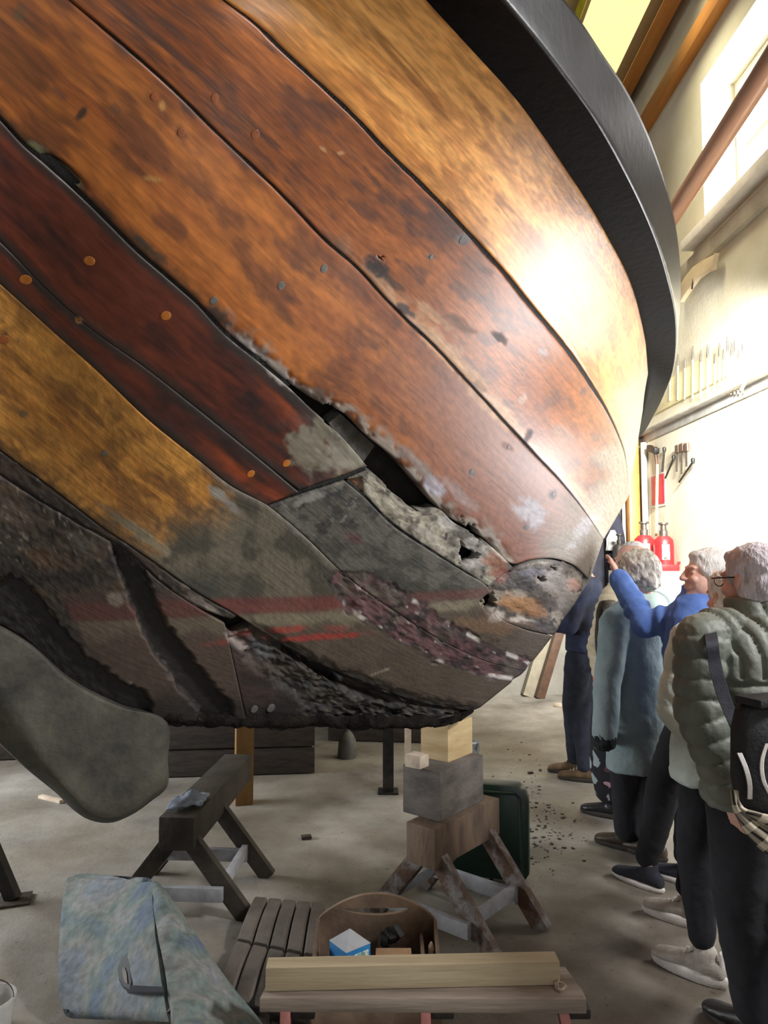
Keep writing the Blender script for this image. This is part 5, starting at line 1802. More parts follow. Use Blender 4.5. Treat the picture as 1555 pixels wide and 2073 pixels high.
# steel stand at the left edge, white bucket corner
sf = G(36, 1826)
st = empty('steel_stand', sf, 'dark steel stand leg with foot plate at the left edge', 'stand')
bb = B()
bb.box(sf + Vector((-.03, 0, .008)), (.17, .12, .012), Matrix.Rotation(.35, 3, 'Z'), .003)
bb.build('foot_plate', M_STEEL, st)
bb = B()
bb.bar(sf + Vector((-.02, 0, .012)), sf + Vector((-.46, .1, .8)), .06, .05, (0, 1, 0), .004)
bb.build('leg', M_IRON, st)
q = G(-28, 2090)
bk = empty('white_bucket', q, 'white plastic bucket cut off by the left edge', 'bucket')
B().lathe(q, [(.07, 0), (.075, .004), (.085, .1), (.09, .102), (.09, .112), (.083, .114), (.07, .01)], 28).build('body', mat('white_plastic', tuple(lin(206, 204, 200)), tuple(lin(186, 184, 180)), .4, scale=8), bk)
B().tube([q + Vector((.088 * math.cos(a_), .088 * math.sin(a_) * .4, .105 + .05 * math.sin(a_))) for a_ in np.linspace(0, math.pi, 14)], .002, 6).build('handle', M_STEEL, bk)

# crumbs of old timber and paint on the floor
rnd = random.Random(5)
bb = B()
for k in range(420):
    x = rnd.gauss(1085, 45) if k % 3 else rnd.uniform(960, 1250)
    y = rnd.gauss(1660, 55) if k % 3 else rnd.uniform(1500, 1760)
    q = G(x, y)
    if x > 1195 or (x > 1095 and y < 1625) or (x < 985 and y < 1560):
        continue
    s = rnd.choice((.003, .004, .005, .007, .011))
    bb.box(q + Vector((0, 0, s * .2)), (s * rnd.uniform(.8, 2.2), s * rnd.uniform(.8, 1.6), s * .4), Matrix.Rotation(rnd.uniform(0, 3), 3, 'Z'), 0)
tag(bb.build('debris', mat('dark_crumb', tuple(lin(60, 56, 54)), tuple(lin(36, 34, 32)), .9), None, smooth=False), 'dark crumbs of rotten wood scattered on the concrete floor', 'debris', kind='stuff')
for k, (x, y, s, lab) in enumerate(((1074, 1566, .03, 'oval dark chip of rotten wood on the open floor'), (1094, 1560, .022, 'square dark chip right of the oval one'), (1051, 1676, .022, 'dark chip beside the green case'), (620, 1698, .045, 'dark splinter on the floor in the hull shadow'))):
    q = G(x, y)
    bb = B()
    bb.box(q + Vector((0, 0, s * .22)), (s * 1.3, s * .9, s * .4), Matrix.Rotation(.4 + k, 3, 'Z'), .003)
    tag(bb.build('wood_chip', M_CRATE), lab, 'wood chip', 'larger chips on the floor')
# ------------------------------------------------------------------ people
class Blob:
    """closed shapes melted into one continuous skin"""

    def __init__(self):
        self.v, self.f = [], []

    def rings(self, rs, n=18):
        """rs: (centre, axis1, axis2)"""
        base = len(self.v)
        for c, a, b_ in rs:
            c, a, b_ = Vector(c), Vector(a), Vector(b_)
            for k in range(n):
                t = 2 * math.pi * k / n
                self.v.append(c + a * math.cos(t) + b_ * math.sin(t))
        m = len(rs)
        for i in range(m - 1):
            for k in range(n):
                self.f.append((base + i * n + k, base + i * n + (k + 1) % n, base + (i + 1) * n + (k + 1) % n, base + (i + 1) * n + k))
        for i, rev in ((0, True), (m - 1, False)):
            idx = [base + i * n + k for k in range(n)]
            self.f.append(tuple(idx[::-1] if rev else idx))
        return self

    def limb(self, pts, rad, flat=1.0, wide=None, n=16):
        pts = [Vector(p) for p in pts]
        d = [(pts[min(i + 1, len(pts) - 1)] - pts[max(i - 1, 0)]).normalized() for i in range(len(pts))]
        x = Vector(wide).normalized() if wide is not None else None
        rs = []
        prev = x
        for i, p in enumerate(pts):
            t = d[i]
            a = (prev - t * prev.dot(t)) if prev is not None else t.orthogonal()
            if a.length < 1e-5:
                a = t.orthogonal()
            a.normalize()
            prev = a
            b_ = t.cross(a)
            r = rad[i]
            if i == 0:
                for q in (.92, .72, .4):
                    k = math.sqrt(1 - q * q)
                    rs.append((p - t * r * q * min(1, flat + .2), a * r * k, b_ * r * k * flat))
            rs.append((p, a * r, b_ * r * flat))
            if i == len(pts) - 1:
                for q in (.4, .72, .92):
                    k = math.sqrt(1 - q * q)
                    rs.append((p + t * r * q * min(1, flat + .2), a * r * k, b_ * r * k * flat))
        return self.rings(rs, n)

    def ell(self, c, r, rot=None, n=20):
        rot = rot or Matrix.Identity(3)
        c = Vector(c)
        rs = []
        for q in np.linspace(-.985, .985, 13):
            k = math.sqrt(1 - q * q)
            rs.append((c + rot @ Vector((0, 0, r[2] * q)), rot @ Vector((r[0] * k, 0, 0)), rot @ Vector((0, r[1] * k, 0))))
        return self.rings(rs, n)

    def make(self, name, voxel, smooth, m, parent, disp=None):
        me = bpy.data.meshes.new('tmp')
        me.from_pydata([tuple(v) for v in self.v], [], self.f)
        bm_ = bmesh.new()
        bm_.from_mesh(me)
        bmesh.ops.recalc_face_normals(bm_, faces=bm_.faces)
        bm_.to_mesh(me)
        bm_.free()
        o = bpy.data.objects.new('tmp', me)
        COL.objects.link(o)
        r = o.modifiers.new('r', 'REMESH')
        r.mode = 'VOXEL'
        r.voxel_size = voxel
        s = o.modifiers.new('s', 'SMOOTH')
        s.iterations = smooth
        s.factor = .5
        dg = bpy.context.evaluated_depsgraph_get()
        me2 = bpy.data.meshes.new_from_object(o.evaluated_get(dg))
        bpy.data.objects.remove(o)
        bpy.data.meshes.remove(me)
        me2.name = name
        n = len(me2.vertices)
        if disp is not None:
            co = np.empty(n * 3, np.float32)
            no = np.empty(n * 3, np.float32)
            me2.vertices.foreach_get('co', co)
            me2.vertices.foreach_get('normal', no)
            co, no = co.reshape(-1, 3).astype(float), no.reshape(-1, 3).astype(float)
            co = co + no * disp(co, no)[:, None]
            me2.vertices.foreach_set('co', co.astype(np.float32).ravel())
        me2.polygons.foreach_set('use_smooth', np.ones(len(me2.polygons), bool))
        me2.update()
        me2.materials.clear()
        return link(name, me2, m, parent)


def n3(c, k, seed):
    return (fbm(c[:, 0] * k + c[:, 2] * k * .7, c[:, 1] * k - c[:, 2] * k * .6, seed, 3) + fbm(c[:, 2] * k, (c[:, 0] - c[:, 1]) * k, seed + 9, 3)) / 2


def folds(c, n):
    return (n3(c, 9, 5) - .5) * .022 + (n3(c, 26, 8) - .5) * .006


def skin_mat():
    m = mat('aged_skin', tuple(lin(226, 182, 164)), tuple(lin(208, 152, 136)), .5, scale=14, bump=.1)
    m.node_tree.nodes['Principled BSDF'].inputs['Subsurface Weight'].default_value = .08
    return m


M_SKIN = skin_mat()
M_EYE = mat('eye', tuple(lin(230, 226, 220)), tuple(lin(90, 80, 76)), .2, scale=60, bump=0, lo=.6, hi=.62)


def hairmat(name, a, b_):
    return mat(name, tuple(lin(*a)), tuple(lin(*b_)), .6, scale=50, stretch=(1, 1, .35), bump=.7, bscale=120)


H_WHITE = hairmat('white_hair', (240, 238, 234), (204, 200, 196))
H_GREY = hairmat('grey_curls', (216, 210, 198), (138, 132, 122))
H_SILV = hairmat('silver_hair', (228, 220, 226), (176, 166, 170))
M_NAVYTR = mat('black_trousers', tuple(lin(30, 31, 38)), tuple(lin(20, 20, 25)), .9, scale=6, bump=.3)
M_SOLE = mat('pale_sole', tuple(lin(214, 208, 204)), tuple(lin(190, 184, 180)), .6, scale=20)
M_SOLED = mat('dark_sole', tuple(lin(52, 44, 36)), tuple(lin(36, 32, 28)), .8, scale=20)


class Person:
    def __init__(self, x, y, yaw, H, label, name='person', lean=(0, 0)):
        self.o = Vector((x, y, 0))
        self.s = H / 1.7
        self.lean = Vector((*lean, 0))
        a = math.radians(yaw)
        self.F = Vector((-math.sin(a), math.cos(a), 0))
        self.R = Vector((math.cos(a), math.sin(a), 0))
        self.root = empty('person', self.o, label, 'person')
        self.body = Blob()

    def L(self, x, y, z):
        """local (right, forward, up, for a 1.70 m figure) -> world"""
        s = self.s
        k = max(0, z - .9) / .8
        return self.o + (self.R * x + self.F * y + Vector((0, 0, z))) * s + self.lean * k

    def rot(self, yaw=0, pitch=0, roll=0):
        m = Matrix((self.R, self.F, Vector((0, 0, 1)))).transposed()
        return m @ Matrix.Rotation(math.radians(yaw), 3, 'Z') @ Matrix.Rotation(math.radians(pitch), 3, 'X') @ Matrix.Rotation(math.radians(roll), 3, 'Y')

    def head(self, c, yaw=0, pitch=0, hair='short', hm=None, glasses=False):
        b_, s = self.body, self.s
        c = Vector(c)
        M = self.rot(yaw, pitch)

        def h(x, y, z):
            return c + M @ Vector((x, y, z)) * s
        e = lambda p, r: b_.ell(h(*p), [q * s for q in r], M)
        e((0, -.012, .032), (.074, .094, .086))
        e((0, .028, -.03), (.060, .066, .084))
        e((0, .052, -.082), (.036, .036, .03))
        e((0, .078, -.098), (.020, .016, .016))
        e((0, .078, .026), (.056, .016, .012))
        b_.limb([h(0, .088, .022), h(0, .104, -.006), h(0, .114, -.026)], [.009 * s, .011 * s, .0135 * s])
        for k in (-1, 1):
            e((k * .012, .098, -.03), (.010, .012, .008))
            e((k * .032, .072, -.028), (.024, .02, .02))
            e((k * .030, .078, .006), (.014, .012, .011))
            e((k * .074, -.006, -.006), (.009, .016, .028))
            e((k * .078, -.011, .003), (.008, .014, .02))
        b_.limb([h(-.022, .088, -.056), h(0, .097, -.054), h(.022, .088, -.056)], [.006 * s, .008 * s, .006 * s])
        b_.limb([h(-.018, .088, -.068), h(0, .095, -.069), h(.018, .088, -.068)], [.006 * s, .008 * s, .006 * s])
        nb = self.L(0, -.02, 1.42)
        b_.limb([h(0, -.02, -.04), h(0, -.02, -.09), nb], [.056 * s, .054 * s, .062 * s])
        eb = Blob()
        for k in (-1, 1):
            eb.ell(h(k * .031, .0785, .007), [.0105 * s] * 3, M)
        self.eyes = (eb, M_EYE)
        hb = Blob()
        if hair == 'curly':
            hb.ell(h(0, -.022, .045), (.094 * s, .112 * s, .094 * s), M)
            hb.ell(h(0, -.06, -.02), (.088 * s, .07 * s, .085 * s), M)
            for k in (-1, 1):
                hb.ell(h(k * .06, -.02, .0), (.035 * s, .06 * s, .06 * s), M)
            d = lambda co, no: (n3(co, 34, 3) - .45) * .05
            vx = .007
        elif hair == 'bald':
            hb.ell(h(0, -.055, -.005), (.078 * s, .058 * s, .062 * s), M)
            for k in (-1, 1):
                hb.ell(h(k * .055, -.02, .005), (.026 * s, .058 * s, .045 * s), M)
            hb.ell(h(0, -.02, .085), (.052 * s, .07 * s, .04 * s), M)
            d = lambda co, no: (n3(co, 60, 3) - .5) * .01
            vx = .007
        else:
            hb.ell(h(0, -.020, .047), (.083 * s, .100 * s, .083 * s), M)
            hb.ell(h(0, -.058, -.012), (.074 * s, .054 * s, .072 * s), M)
            for k in (-1, 1):
                hb.ell(h(k * .052, .004, .022), (.028 * s, .05 * s, .04 * s), M)
            if hair == 'full':
                for k in (-1, 1):
                    hb.ell(h(k * .055, -.03, -.03), (.026 * s, .05 * s, .055 * s), M)
                hb.ell(h(0, .035, .083), (.06 * s, .048 * s, .03 * s), M)
            d = lambda co, no: (n3(co, 50, 3) - .5) * .014
            vx = .007
        self.hair = (hb, vx, d, hm)
        if glasses:
            g = B()
            for k in (-1, 1):
                g.tube([h(k * .079, -.012, .012), h(k * .080, .05, .014), h(k * .066, .104, .014)], .0024, 8)
                g.tube([h(k * .034 + .022 * math.cos(t), .102, .003 + .016 * math.sin(t)) for t in np.linspace(0, 2 * math.pi, 20)], .0018, 6)
            g.tube([h(-.01, .11, .006), h(.01, .11, .006)], .002, 6)
            self.glasses = g

    def hand(self, w, dirv, palm, side, curl=.35, thumb_out=.7):
        """w wrist, dirv towards the fingertips, palm = direction the palm faces, side +1 when the thumb lies along palm x dir"""
        s = self.s
        b_ = self.body
        d = Vector(dirv).normalized()
        p = Vector(palm)
        p = (p - d * p.dot(d)).normalized()
        t = p.cross(d) * side
        w = Vector(w)
        k0 = w + d * .095 * s
        b_.limb([w - d * .01, w + d * .045 * s, k0], [.026 * s, .038 * s, .040 * s], flat=.42, wide=t)
        for i, (off, ln) in enumerate(((.029, .074), (.010, .084), (-.010, .078), (-.029, .060))):
            a = k0 + t * off * s - d * .012
            fd = (d + t * off * 3.0).normalized()
            p1 = a + fd * ln * .5 * s
            p2 = p1 + (fd * math.cos(curl) + p * math.sin(curl)).normalized() * ln * .32 * s
            p3 = p2 + (fd * math.cos(curl * 1.9) + p * math.sin(curl * 1.9)).normalized() * ln * .26 * s
            b_.limb([a, p1, p2, p3], [.0098 * s, .009 * s, .0083 * s, .0072 * s], n=10)
        a = w + d * .03 * s + t * .024 * s
        q1 = a + (d * .6 + t * thumb_out).normalized() * .042 * s + p * .008
        q2 = q1 + (d * .85 + t * thumb_out * .5).normalized() * .034 * s
        b_.limb([a, q1, q2], [.014 * s, .0115 * s, .009 * s], n=10)

    def torso(self):
        s = self.s
        X, Y = self.R, self.F
        rs = []
        for z, rx, ry, y in ((.84, .12, .09, 0), (.92, .15, .105, 0), (1.05, .135, .095, .005), (1.2, .145, .10, .0), (1.33, .145, .095, -.01), (1.41, .12, .075, -.015), (1.46, .07, .06, -.02)):
            rs.append((self.L(0, y, z), X * rx * s, Y * ry * s))
        self.body.rings(rs)

    def arm(self, sh, el, wr):
        s = self.s
        self.body.limb([sh, Vector(sh).lerp(Vector(el), .5), el], [.048 * s, .044 * s, .037 * s])
        self.body.limb([el, Vector(el).lerp(Vector(wr), .35), wr], [.037 * s, .037 * s, .025 * s])

    def leg(self, hip, kn, an):
        s = self.s
        self.body.limb([hip, Vector(hip).lerp(Vector(kn), .5), kn], [.078 * s, .066 * s, .048 * s])
        self.body.limb([kn, Vector(kn).lerp(Vector(an), .35), an], [.048 * s, .049 * s, .032 * s])

    def foot(self, an, yaw):
        d = Matrix.Rotation(math.radians(yaw), 3, 'Z') @ Vector((0, 1, 0))
        an = Vector(an)
        b0 = Vector((an.x, an.y, .04))
        self.body.limb([b0 - d * .045 * self.s, b0 + d * .06 * self.s, b0 + d * .14 * self.s], [.03 * self.s, .034 * self.s, .024 * self.s], flat=.7, wide=Vector((0, 0, 1)).cross(d))
        self.body.limb([an, b0], [.032 * self.s, .032 * self.s])

    def shoe(self, an, yaw, m, sole, sole_h=.024, hi=.0, size=1.0, laces=None):
        s = self.s * size
        d = Matrix.Rotation(math.radians(yaw), 3, 'Z') @ Vector((0, 1, 0))
        x = Vector((d.y, -d.x, 0))
        b0 = Vector((an[0], an[1], 0))
        up = Vector((0, 0, 1))
        bl = Blob()
        rs = []
        for t, w, hgt in ((-.082, .016, .045), (-.072, .03, .06), (-.04, .036, .075), (0, .037, .078), (.05, .040, .066), (.10, .046, .052), (.145, .046, .042), (.178, .036, .034), (.196, .016, .022)):
            rs.append((b0 + d * t * s + up * (sole_h * .7 + hgt * .5) * s, x * w * s, up * hgt * .55 * s))
        bl.rings(rs)
        bl.limb([b0 + up * .06 * s + d * -.01 * s, b0 + up * (.10 + hi) * s + d * -.012 * s], [.044 * s, .042 * s])
        root = bl.make('shoe', .007, 5, m, self.root)
        so = Blob()
        so.rings([(b0 + d * .055 * s + up * zz, x * w * s, d * l * s) for zz, w, l in ((.0, .042, .138), (sole_h * s * .5, .046, .146), (sole_h * s, .045, .145), (sole_h * s * 1.25, .040, .138))], 28)
        so.make('sole', .006, 2, sole, root)
        if laces:
            tg = Blob()
            tg.limb([b0 + d * .06 * s + up * .078 * s, b0 + d * .022 * s + up * .112 * s, b0 + d * .006 * s + up * .142 * s], [.022 * s, .026 * s, .024 * s], flat=.3, wide=x)
            tg.make('tongue', .005, 2, m, root)
            tb = Blob()
            tb.limb([b0 - d * .072 * s + up * .07 * s, b0 - d * .07 * s + up * .118 * s], [.018 * s, .02 * s], flat=.4, wide=x)
            tb.make('heel_tab', .005, 2, sole, root)
            g = B()
            for k in range(4):
                q = b0 + d * (.038 + .022 * k) * s + up * (.106 - .0125 * k) * s
                g.tube([q - x * .024 * s - up * .008, q + up * .004, q + x * .024 * s - up * .008], .003, 6)
            g.build('laces', laces, root)
        return root

    def trousers(self, hips, knees, ankles, m, r=(.098, .078, .064, .058), waist=1.0, disp=folds, end=.03):
        s = self.s
        bl = Blob()
        X, Y = self.R, self.F
        bl.rings([(self.L(0, 0, z), X * rx * s, Y * ry * s) for z, rx, ry in ((.80, .15, .115), (.88, .178, .132), (.96, .165, .122), (waist, .155, .112))])
        for h_, k, a in zip(hips, knees, ankles):
            h_, k, a = Vector(h_), Vector(k), Vector(a)
            bl.limb([h_, h_.lerp(k, .5), k, k.lerp(a, .5), a + Vector((0, 0, end))], [r[0] * s, (r[0] + r[1]) / 2 * s, r[1] * s, r[2] * s, r[3] * s])
        return bl.make('trousers', .011, 4, m, self.root, disp)

    def jacket(self, rings, arms, m, sleeve=(.074, .068, .060, .052), disp=folds, voxel=.010, collar=None, name='jacket', smooth=4):
        s = self.s
        bl = Blob()
        X, Y = self.R, self.F
        bl.rings([(self.L(xo, y, z), X * rx * s, Y * ry * s) for z, rx, ry, y, xo in rings], 28)
        for sh, el, wr in arms:
            sh, el, wr = Vector(sh), Vector(el), Vector(wr)
            bl.limb([self.L(0, -.01, 1.40), sh], [.085 * s, sleeve[0] * 1.05 * s])
            bl.limb([sh, sh.lerp(el, .5), el], [sleeve[0] * s, sleeve[1] * s, sleeve[2] * s])
            bl.limb([el, el.lerp(wr, .5), wr], [sleeve[2] * s, (sleeve[2] + sleeve[3]) / 2 * s, sleeve[3] * s])
        if collar:
            bl.rings([(self.L(0, y, z), X * rx * s, Y * ry * s) for z, rx, ry, y in collar], 24)
        return bl.make(name, voxel, smooth, m, self.root, disp)

    def finish(self, voxel=.0068):
        o = self.body.make('body', voxel, 2, M_SKIN, self.root)
        hb, vx, d, hm = self.hair
        hb.make('hair', vx, 2, hm, self.root, d)
        eb, em = self.eyes
        eb.make('eyes', .0035, 1, em, self.root)
        if getattr(self, 'glasses', None):
            self.glasses.build('glasses', M_IRON, self.root)
        return o


def stand(p, ankles, toes, hips=None):
    hips = hips or [p.L(-.09, 0, .88), p.L(.09, 0, .88)]
    an = [Vector((a[0], a[1], .085 * p.s)) for a in ankles]
    kn = [Vector(h_).lerp(a, .5) + p.F * .025 + Vector((0, 0, .02)) for h_, a in zip(hips, an)]
    p.torso()
    for h_, k, a, t in zip(hips, kn, an, toes):
        p.leg(h_, k, a)
        p.foot(a, t)
    return hips, kn, an


def armset(p, specs):
    """specs: (shoulder, elbow, wrist) triples in world space"""
    for a in specs:
        p.arm(*a)
    return specs


def hang(p, side, fwd=.04, out=.27):
    return (p.L(side * .185, -.01, 1.385), p.L(side * out, -.03 + fwd * .3, 1.10), p.L(side * (out - .01), .06 + fwd, .86))


COAT = ((.93, .185, .14, 0, 0), (1.05, .178, .135, 0, 0), (1.2, .19, .138, 0, 0), (1.32, .19, .13, -.01, 0), (1.40, .15, .105, -.015, 0), (1.45, .09, .08, -.02, 0))

# A: man in the grey green quilted down jacket, nearest, cut by the right edge
pa = Person(1.20, 2.36, 28, 1.66, 'white haired person in glasses and olive grey quilted jacket, nearest at the right edge')
hips, kn, an = stand(pa, [G(1528, 2110)[:2], (1.29, 2.40)], [30, 20])
shA = P(1421, 1292, 2.29)
elA = P(1417, 1440, 2.27)
wrA = P(1470, 1585, 2.25)
arms = armset(pa, [(shA, elA, wrA), hang(pa, 1, .12)])
pa.hand(wrA, Vector(wrA) - Vector(elA), pa.R, 1)
pa.hand(arms[1][2], (0, .1, -1), -pa.R, -1)
pa.head(P(1522, 1176, 2.36), yaw=-4, pitch=-4, hair='full', hm=H_SILV, glasses=True)
M_PUFF = mat('olive_grey_nylon', tuple(lin(122, 126, 115)), tuple(lin(98, 103, 93)), .55, scale=5, bump=.25, bscale=60)


def puffA(c, n):
    loc = np.stack([(c - np.array(pa.o)) @ np.array(pa.R), (c - np.array(pa.o)) @ np.array(pa.F), c[:, 2]], 1) / pa.s
    q = [np.array(shA), np.array(elA), np.array(wrA)]
    best = np.full(len(c), 9.)
    tt = np.zeros(len(c))
    ln0 = 0
    for a, b_ in zip(q, q[1:]):
        ab = b_ - a
        l = np.linalg.norm(ab)
        t = np.clip(((c - a) @ ab) / (l * l), 0, 1)
        d = np.linalg.norm(c - a - t[:, None] * ab, axis=1)
        w = d < best
        best = np.where(w, d, best)
        tt = np.where(w, ln0 + t * l, tt)
        ln0 += l
    slv = (best < .095) & (loc[:, 0] < -.155)
    yoke = (loc[:, 2] > 1.27) & ~slv
    ph = np.where(slv, tt / .062, np.where(yoke, loc[:, 0] / .046, loc[:, 2] / .066))
    w = np.abs(np.sin(np.pi * ph)) ** .42
    wr = n3(c, 45, 21)
    return (w - .75) * np.where(slv, .012, .022) + (wr - .5) * .007


pa.jacket(((.86, .215, .155, -.01, 0), (.95, .212, .16, -.01, 0), (1.1, .21, .16, -.01, 0), (1.25, .215, .158, -.015, 0), (1.34, .21, .15, -.02, 0), (1.41, .17, .12, -.025, 0), (1.46, .10, .09, -.025, 0)), arms, M_PUFF,
          sleeve=(.088, .084, .080, .066), disp=puffA, voxel=.006, smooth=6, collar=((1.40, .11, .10, -.02), (1.46, .092, .088, -.015), (1.505, .088, .084, -.005), (1.515, .08, .076, -.003)), name='quilted_jacket')
pa.trousers(hips, kn, an, M_NAVYTR, r=(.102, .086, .076, .072))
M_SHOEBK = mat('black_shoe_leather', tuple(lin(34, 32, 32)), tuple(lin(24, 23, 23)), .45, scale=12)
pa.shoe(an[0], 30, M_SHOEBK, M_SOLED)
pa.shoe(an[1], 20, M_SHOEBK, M_SOLED)
pa.finish()

# shoulder bag of A with strap, and the checked scarf tucked in it
bag = empty('shoulder_bag', P(1556, 1540, 2.13), 'black shoulder bag with white curved stripes on the nearest person', 'bag')
bc = Vector(P(1566, 1532, 2.04))
RBG = Matrix.Rotation(math.radians(20), 3, 'Z')
M_BAG = mat('black_bag_nylon', tuple(lin(34, 34, 38)), tuple(lin(22, 22, 25)), .6, scale=20, bump=.3)
bl = Blob()
bl.rings([(bc + RBG @ Vector((0, 0, z)), RBG @ Vector((rx, 0, 0)), RBG @ Vector((0, ry, 0))) for z, rx, ry in ((-.15, .08, .04), (-.135, .125, .065), (-.05, .14, .075), (.08, .135, .07), (.145, .12, .055), (.16, .09, .04))], 28)
bl.make('bag_body', .009, 4, M_BAG, bag)
bb = B()
bb.box(bc + RBG @ Vector((-.01, -.03, .165)), (.22, .09, .022), RBG, .008)
bb.build('zip_flap', M_BAG, bag)
bb = B()
pts_ = curve([(1497, 1524, 1.955), (1510, 1555, 1.945), (1518, 1588, 1.945), (1518, 1618, 1.955)], 14)
v_ = []
for x, y, d in pts_:
    v_.append([bb.bm.verts.new(Vector(P(x + k, y, d + z_))) for k, z_ in ((-5.5, .004), (-4, -.004), (4, -.004), (5.5, .004))])
for a, b_ in zip(v_, v_[1:]):
    for k in range(3):
        bb.bm.faces.new((a[k], a[k + 1], b_[k + 1], b_[k]))
bb.build('white_stripe', M_SOLE, bag)
bb = B()
pts_ = curve([(1553, 1505, 1.945), (1543, 1540, 1.94), (1546, 1580, 1.94), (1560, 1610, 1.945)], 14)
v_ = []
for x, y, d in pts_:
    v_.append([bb.bm.verts.new(Vector(P(x + k, y, d + z_))) for k, z_ in ((-4.5, .004), (-3, -.004), (3, -.004), (4.5, .004))])
for a, b_ in zip(v_, v_[1:]):
    for k in range(3):
        bb.bm.faces.new((a[k], a[k + 1], b_[k + 1], b_[k]))
bb.build('white_stripe', M_SOLE, bag)
bb = B()
pts_ = curve([(1437, 1272, 2.26), (1440, 1290, 2.185), (1447, 1340, 2.165), (1462, 1400, 2.155), (1482, 1450, 2.135), (1500, 1490, 2.11)], 24)
v_ = []
for x, y, d in pts_:
    v_.append([bb.bm.verts.new(Vector(P(x + k, y - k * .2, d + z_))) for k, z_ in ((-13, .008), (-12, -.002), (12, -.002), (13, .008))])
for a, b_ in zip(v_, v_[1:]):
    for k in range(3):
        bb.bm.faces.new((a[k], a[k + 1], b_[k + 1], b_[k]))
bb.build('strap', mat('navy_strap', tuple(lin(44, 46, 58)), tuple(lin(30, 31, 40)), .7, scale=40, bump=.2), bag)


def plaid():
    m, nt, p = nodes('checked_wool')
    N, L = nt.nodes.new, nt.links.new
    at = N('ShaderNodeAttribute')
    at.attribute_name = 'grain'
    sp = N('ShaderNodeSeparateXYZ')
    L(at.outputs['Vector'], sp.inputs[0])
    outs = []
    for i, (k, th) in enumerate(((26, .35), (9, .62))):
        mu = N('ShaderNodeMath')
        mu.operation = 'MULTIPLY'
        mu.inputs[1].default_value = k
        L(sp.outputs[i], mu.inputs[0])
        fr_ = N('ShaderNodeMath')
        fr_.operation = 'FRACT'
        L(mu.outputs[0], fr_.inputs[0])
        gt_ = N('ShaderNodeMath')
        gt_.operation = 'GREATER_THAN'
        gt_.inputs[1].default_value = th
        L(fr_.outputs[0], gt_.inputs[0])
        outs.append(gt_)
    ad = N('ShaderNodeMath')
    ad.operation = 'ADD'
    L(outs[0].outputs[0], ad.inputs[0])
    L(outs[1].outputs[0], ad.inputs[1])
    hf = N('ShaderNodeMath')
    hf.operation = 'MULTIPLY'
    hf.inputs[1].default_value = .5
    L(ad.outputs[0], hf.inputs[0])
    cr = N('ShaderNodeValToRGB')
    cr.color_ramp.elements[0].color = (*lin(46, 42, 40), 1)
    cr.color_ramp.elements[1].color = (*lin(206, 194, 172), 1)
    L(hf.outputs[0], cr.inputs[0])
    L(cr.outputs[0], p.inputs['Base Color'])
    p.inputs['Roughness'].default_value = .95
    return m


le = curve([(1479, 1598, 1.97), (1485, 1640, 1.96), (1500, 1672, 1.95), (1528, 1705, 1.95), (1570, 1738, 1.95)], 30)
re_ = curve([(1495, 1600, 1.97), (1502, 1636, 1.96), (1534, 1648, 1.945), (1590, 1660, 1.94), (1640, 1680, 1.94)], 30)
rows, uv = [], []
for i, (a, b_) in enumerate(zip(le, re_)):
    row = []
    for j, t in enumerate(np.linspace(0, 1, 16)):
        q = a * (1 - t) + b_ * t
        row.append(P(q[0], q[1], q[2] + .012 * math.sin(t * 11 + i * .1)))
        uv.append((t * .22, i / 29 * .4, 0))
    rows.append(row)
R_ = np.array(rows)
sc_ = sheet('checked_scarf', [R_[:, k] for k in range(16)], plaid(), None)
addvec(sc_.data, np.array(uv))
md = sc_.modifiers.new('thickness', 'SOLIDIFY')
md.thickness = .006
tag(sc_, 'black and cream checked scarf hanging below the black shoulder bag', 'scarf')

# B: woman in the pale mint jacket and white sneakers
pb = Person(1.315, 2.93, 48, 1.56, 'white haired person in pale mint jacket, dark trousers and pale grey sneakers')
aB = [G(1424, 1984)[:2], G(1394, 1872)[:2]]
hips, kn, an = stand(pb, aB, [46, 48])
shB, elB, wrB = P(1400, 1300, 2.86), P(1372, 1428, 2.85), P(1420, 1500, 2.74)
arms = armset(pb, [(shB, elB, wrB), hang(pb, 1)])
pb.hand(wrB, Vector(wrB) - Vector(elB), pb.R, 1)
pb.hand(arms[1][2], (0, .1, -1), -pb.R, -1)
pb.head(P(1476, 1209, 2.9), yaw=-34, pitch=-4, hair='full', hm=H_WHITE)


def quilt(c, n):
    w = np.abs(np.sin(np.pi * c[:, 2] / .13)) ** .5
    return (w - .8) * .010 + (n3(c, 16, 31) - .5) * .022


M_MINT = mat('mint_nylon', tuple(lin(216, 228, 220)), tuple(lin(196, 212, 204)), .5, scale=6, bump=.3, bscale=40)
pb.jacket(((.80, .215, .165, 0, 0), (.84, .22, .17, 0, 0), (1.0, .205, .16, 0, 0), (1.2, .21, .155, 0, 0), (1.33, .195, .14, -.01, 0), (1.41, .15, .11, -.015, 0), (1.45, .09, .085, -.02, 0)), arms, M_MINT, sleeve=(.09, .092, .088, .07), disp=quilt, voxel=.010,
          collar=((1.40, .1, .09, -.02), (1.46, .085, .08, -.015), (1.48, .08, .076, -.01)))
pb.trousers(hips, kn, an, M_NAVYTR, r=(.105, .085, .068, .054), end=.085)
M_SNEAK = mat('pale_grey_mesh', tuple(lin(172, 166, 156)), tuple(lin(150, 144, 134)), .8, scale=30, bump=.3, bscale=150)
pb.shoe(an[0], 44, M_SNEAK, M_SOLE, sole_h=.034, size=1.12, laces=M_SOLE)
pb.shoe(an[1], 50, M_SNEAK, M_SOLE, sole_h=.034, size=1.12, laces=M_SOLE)
pb.finish()

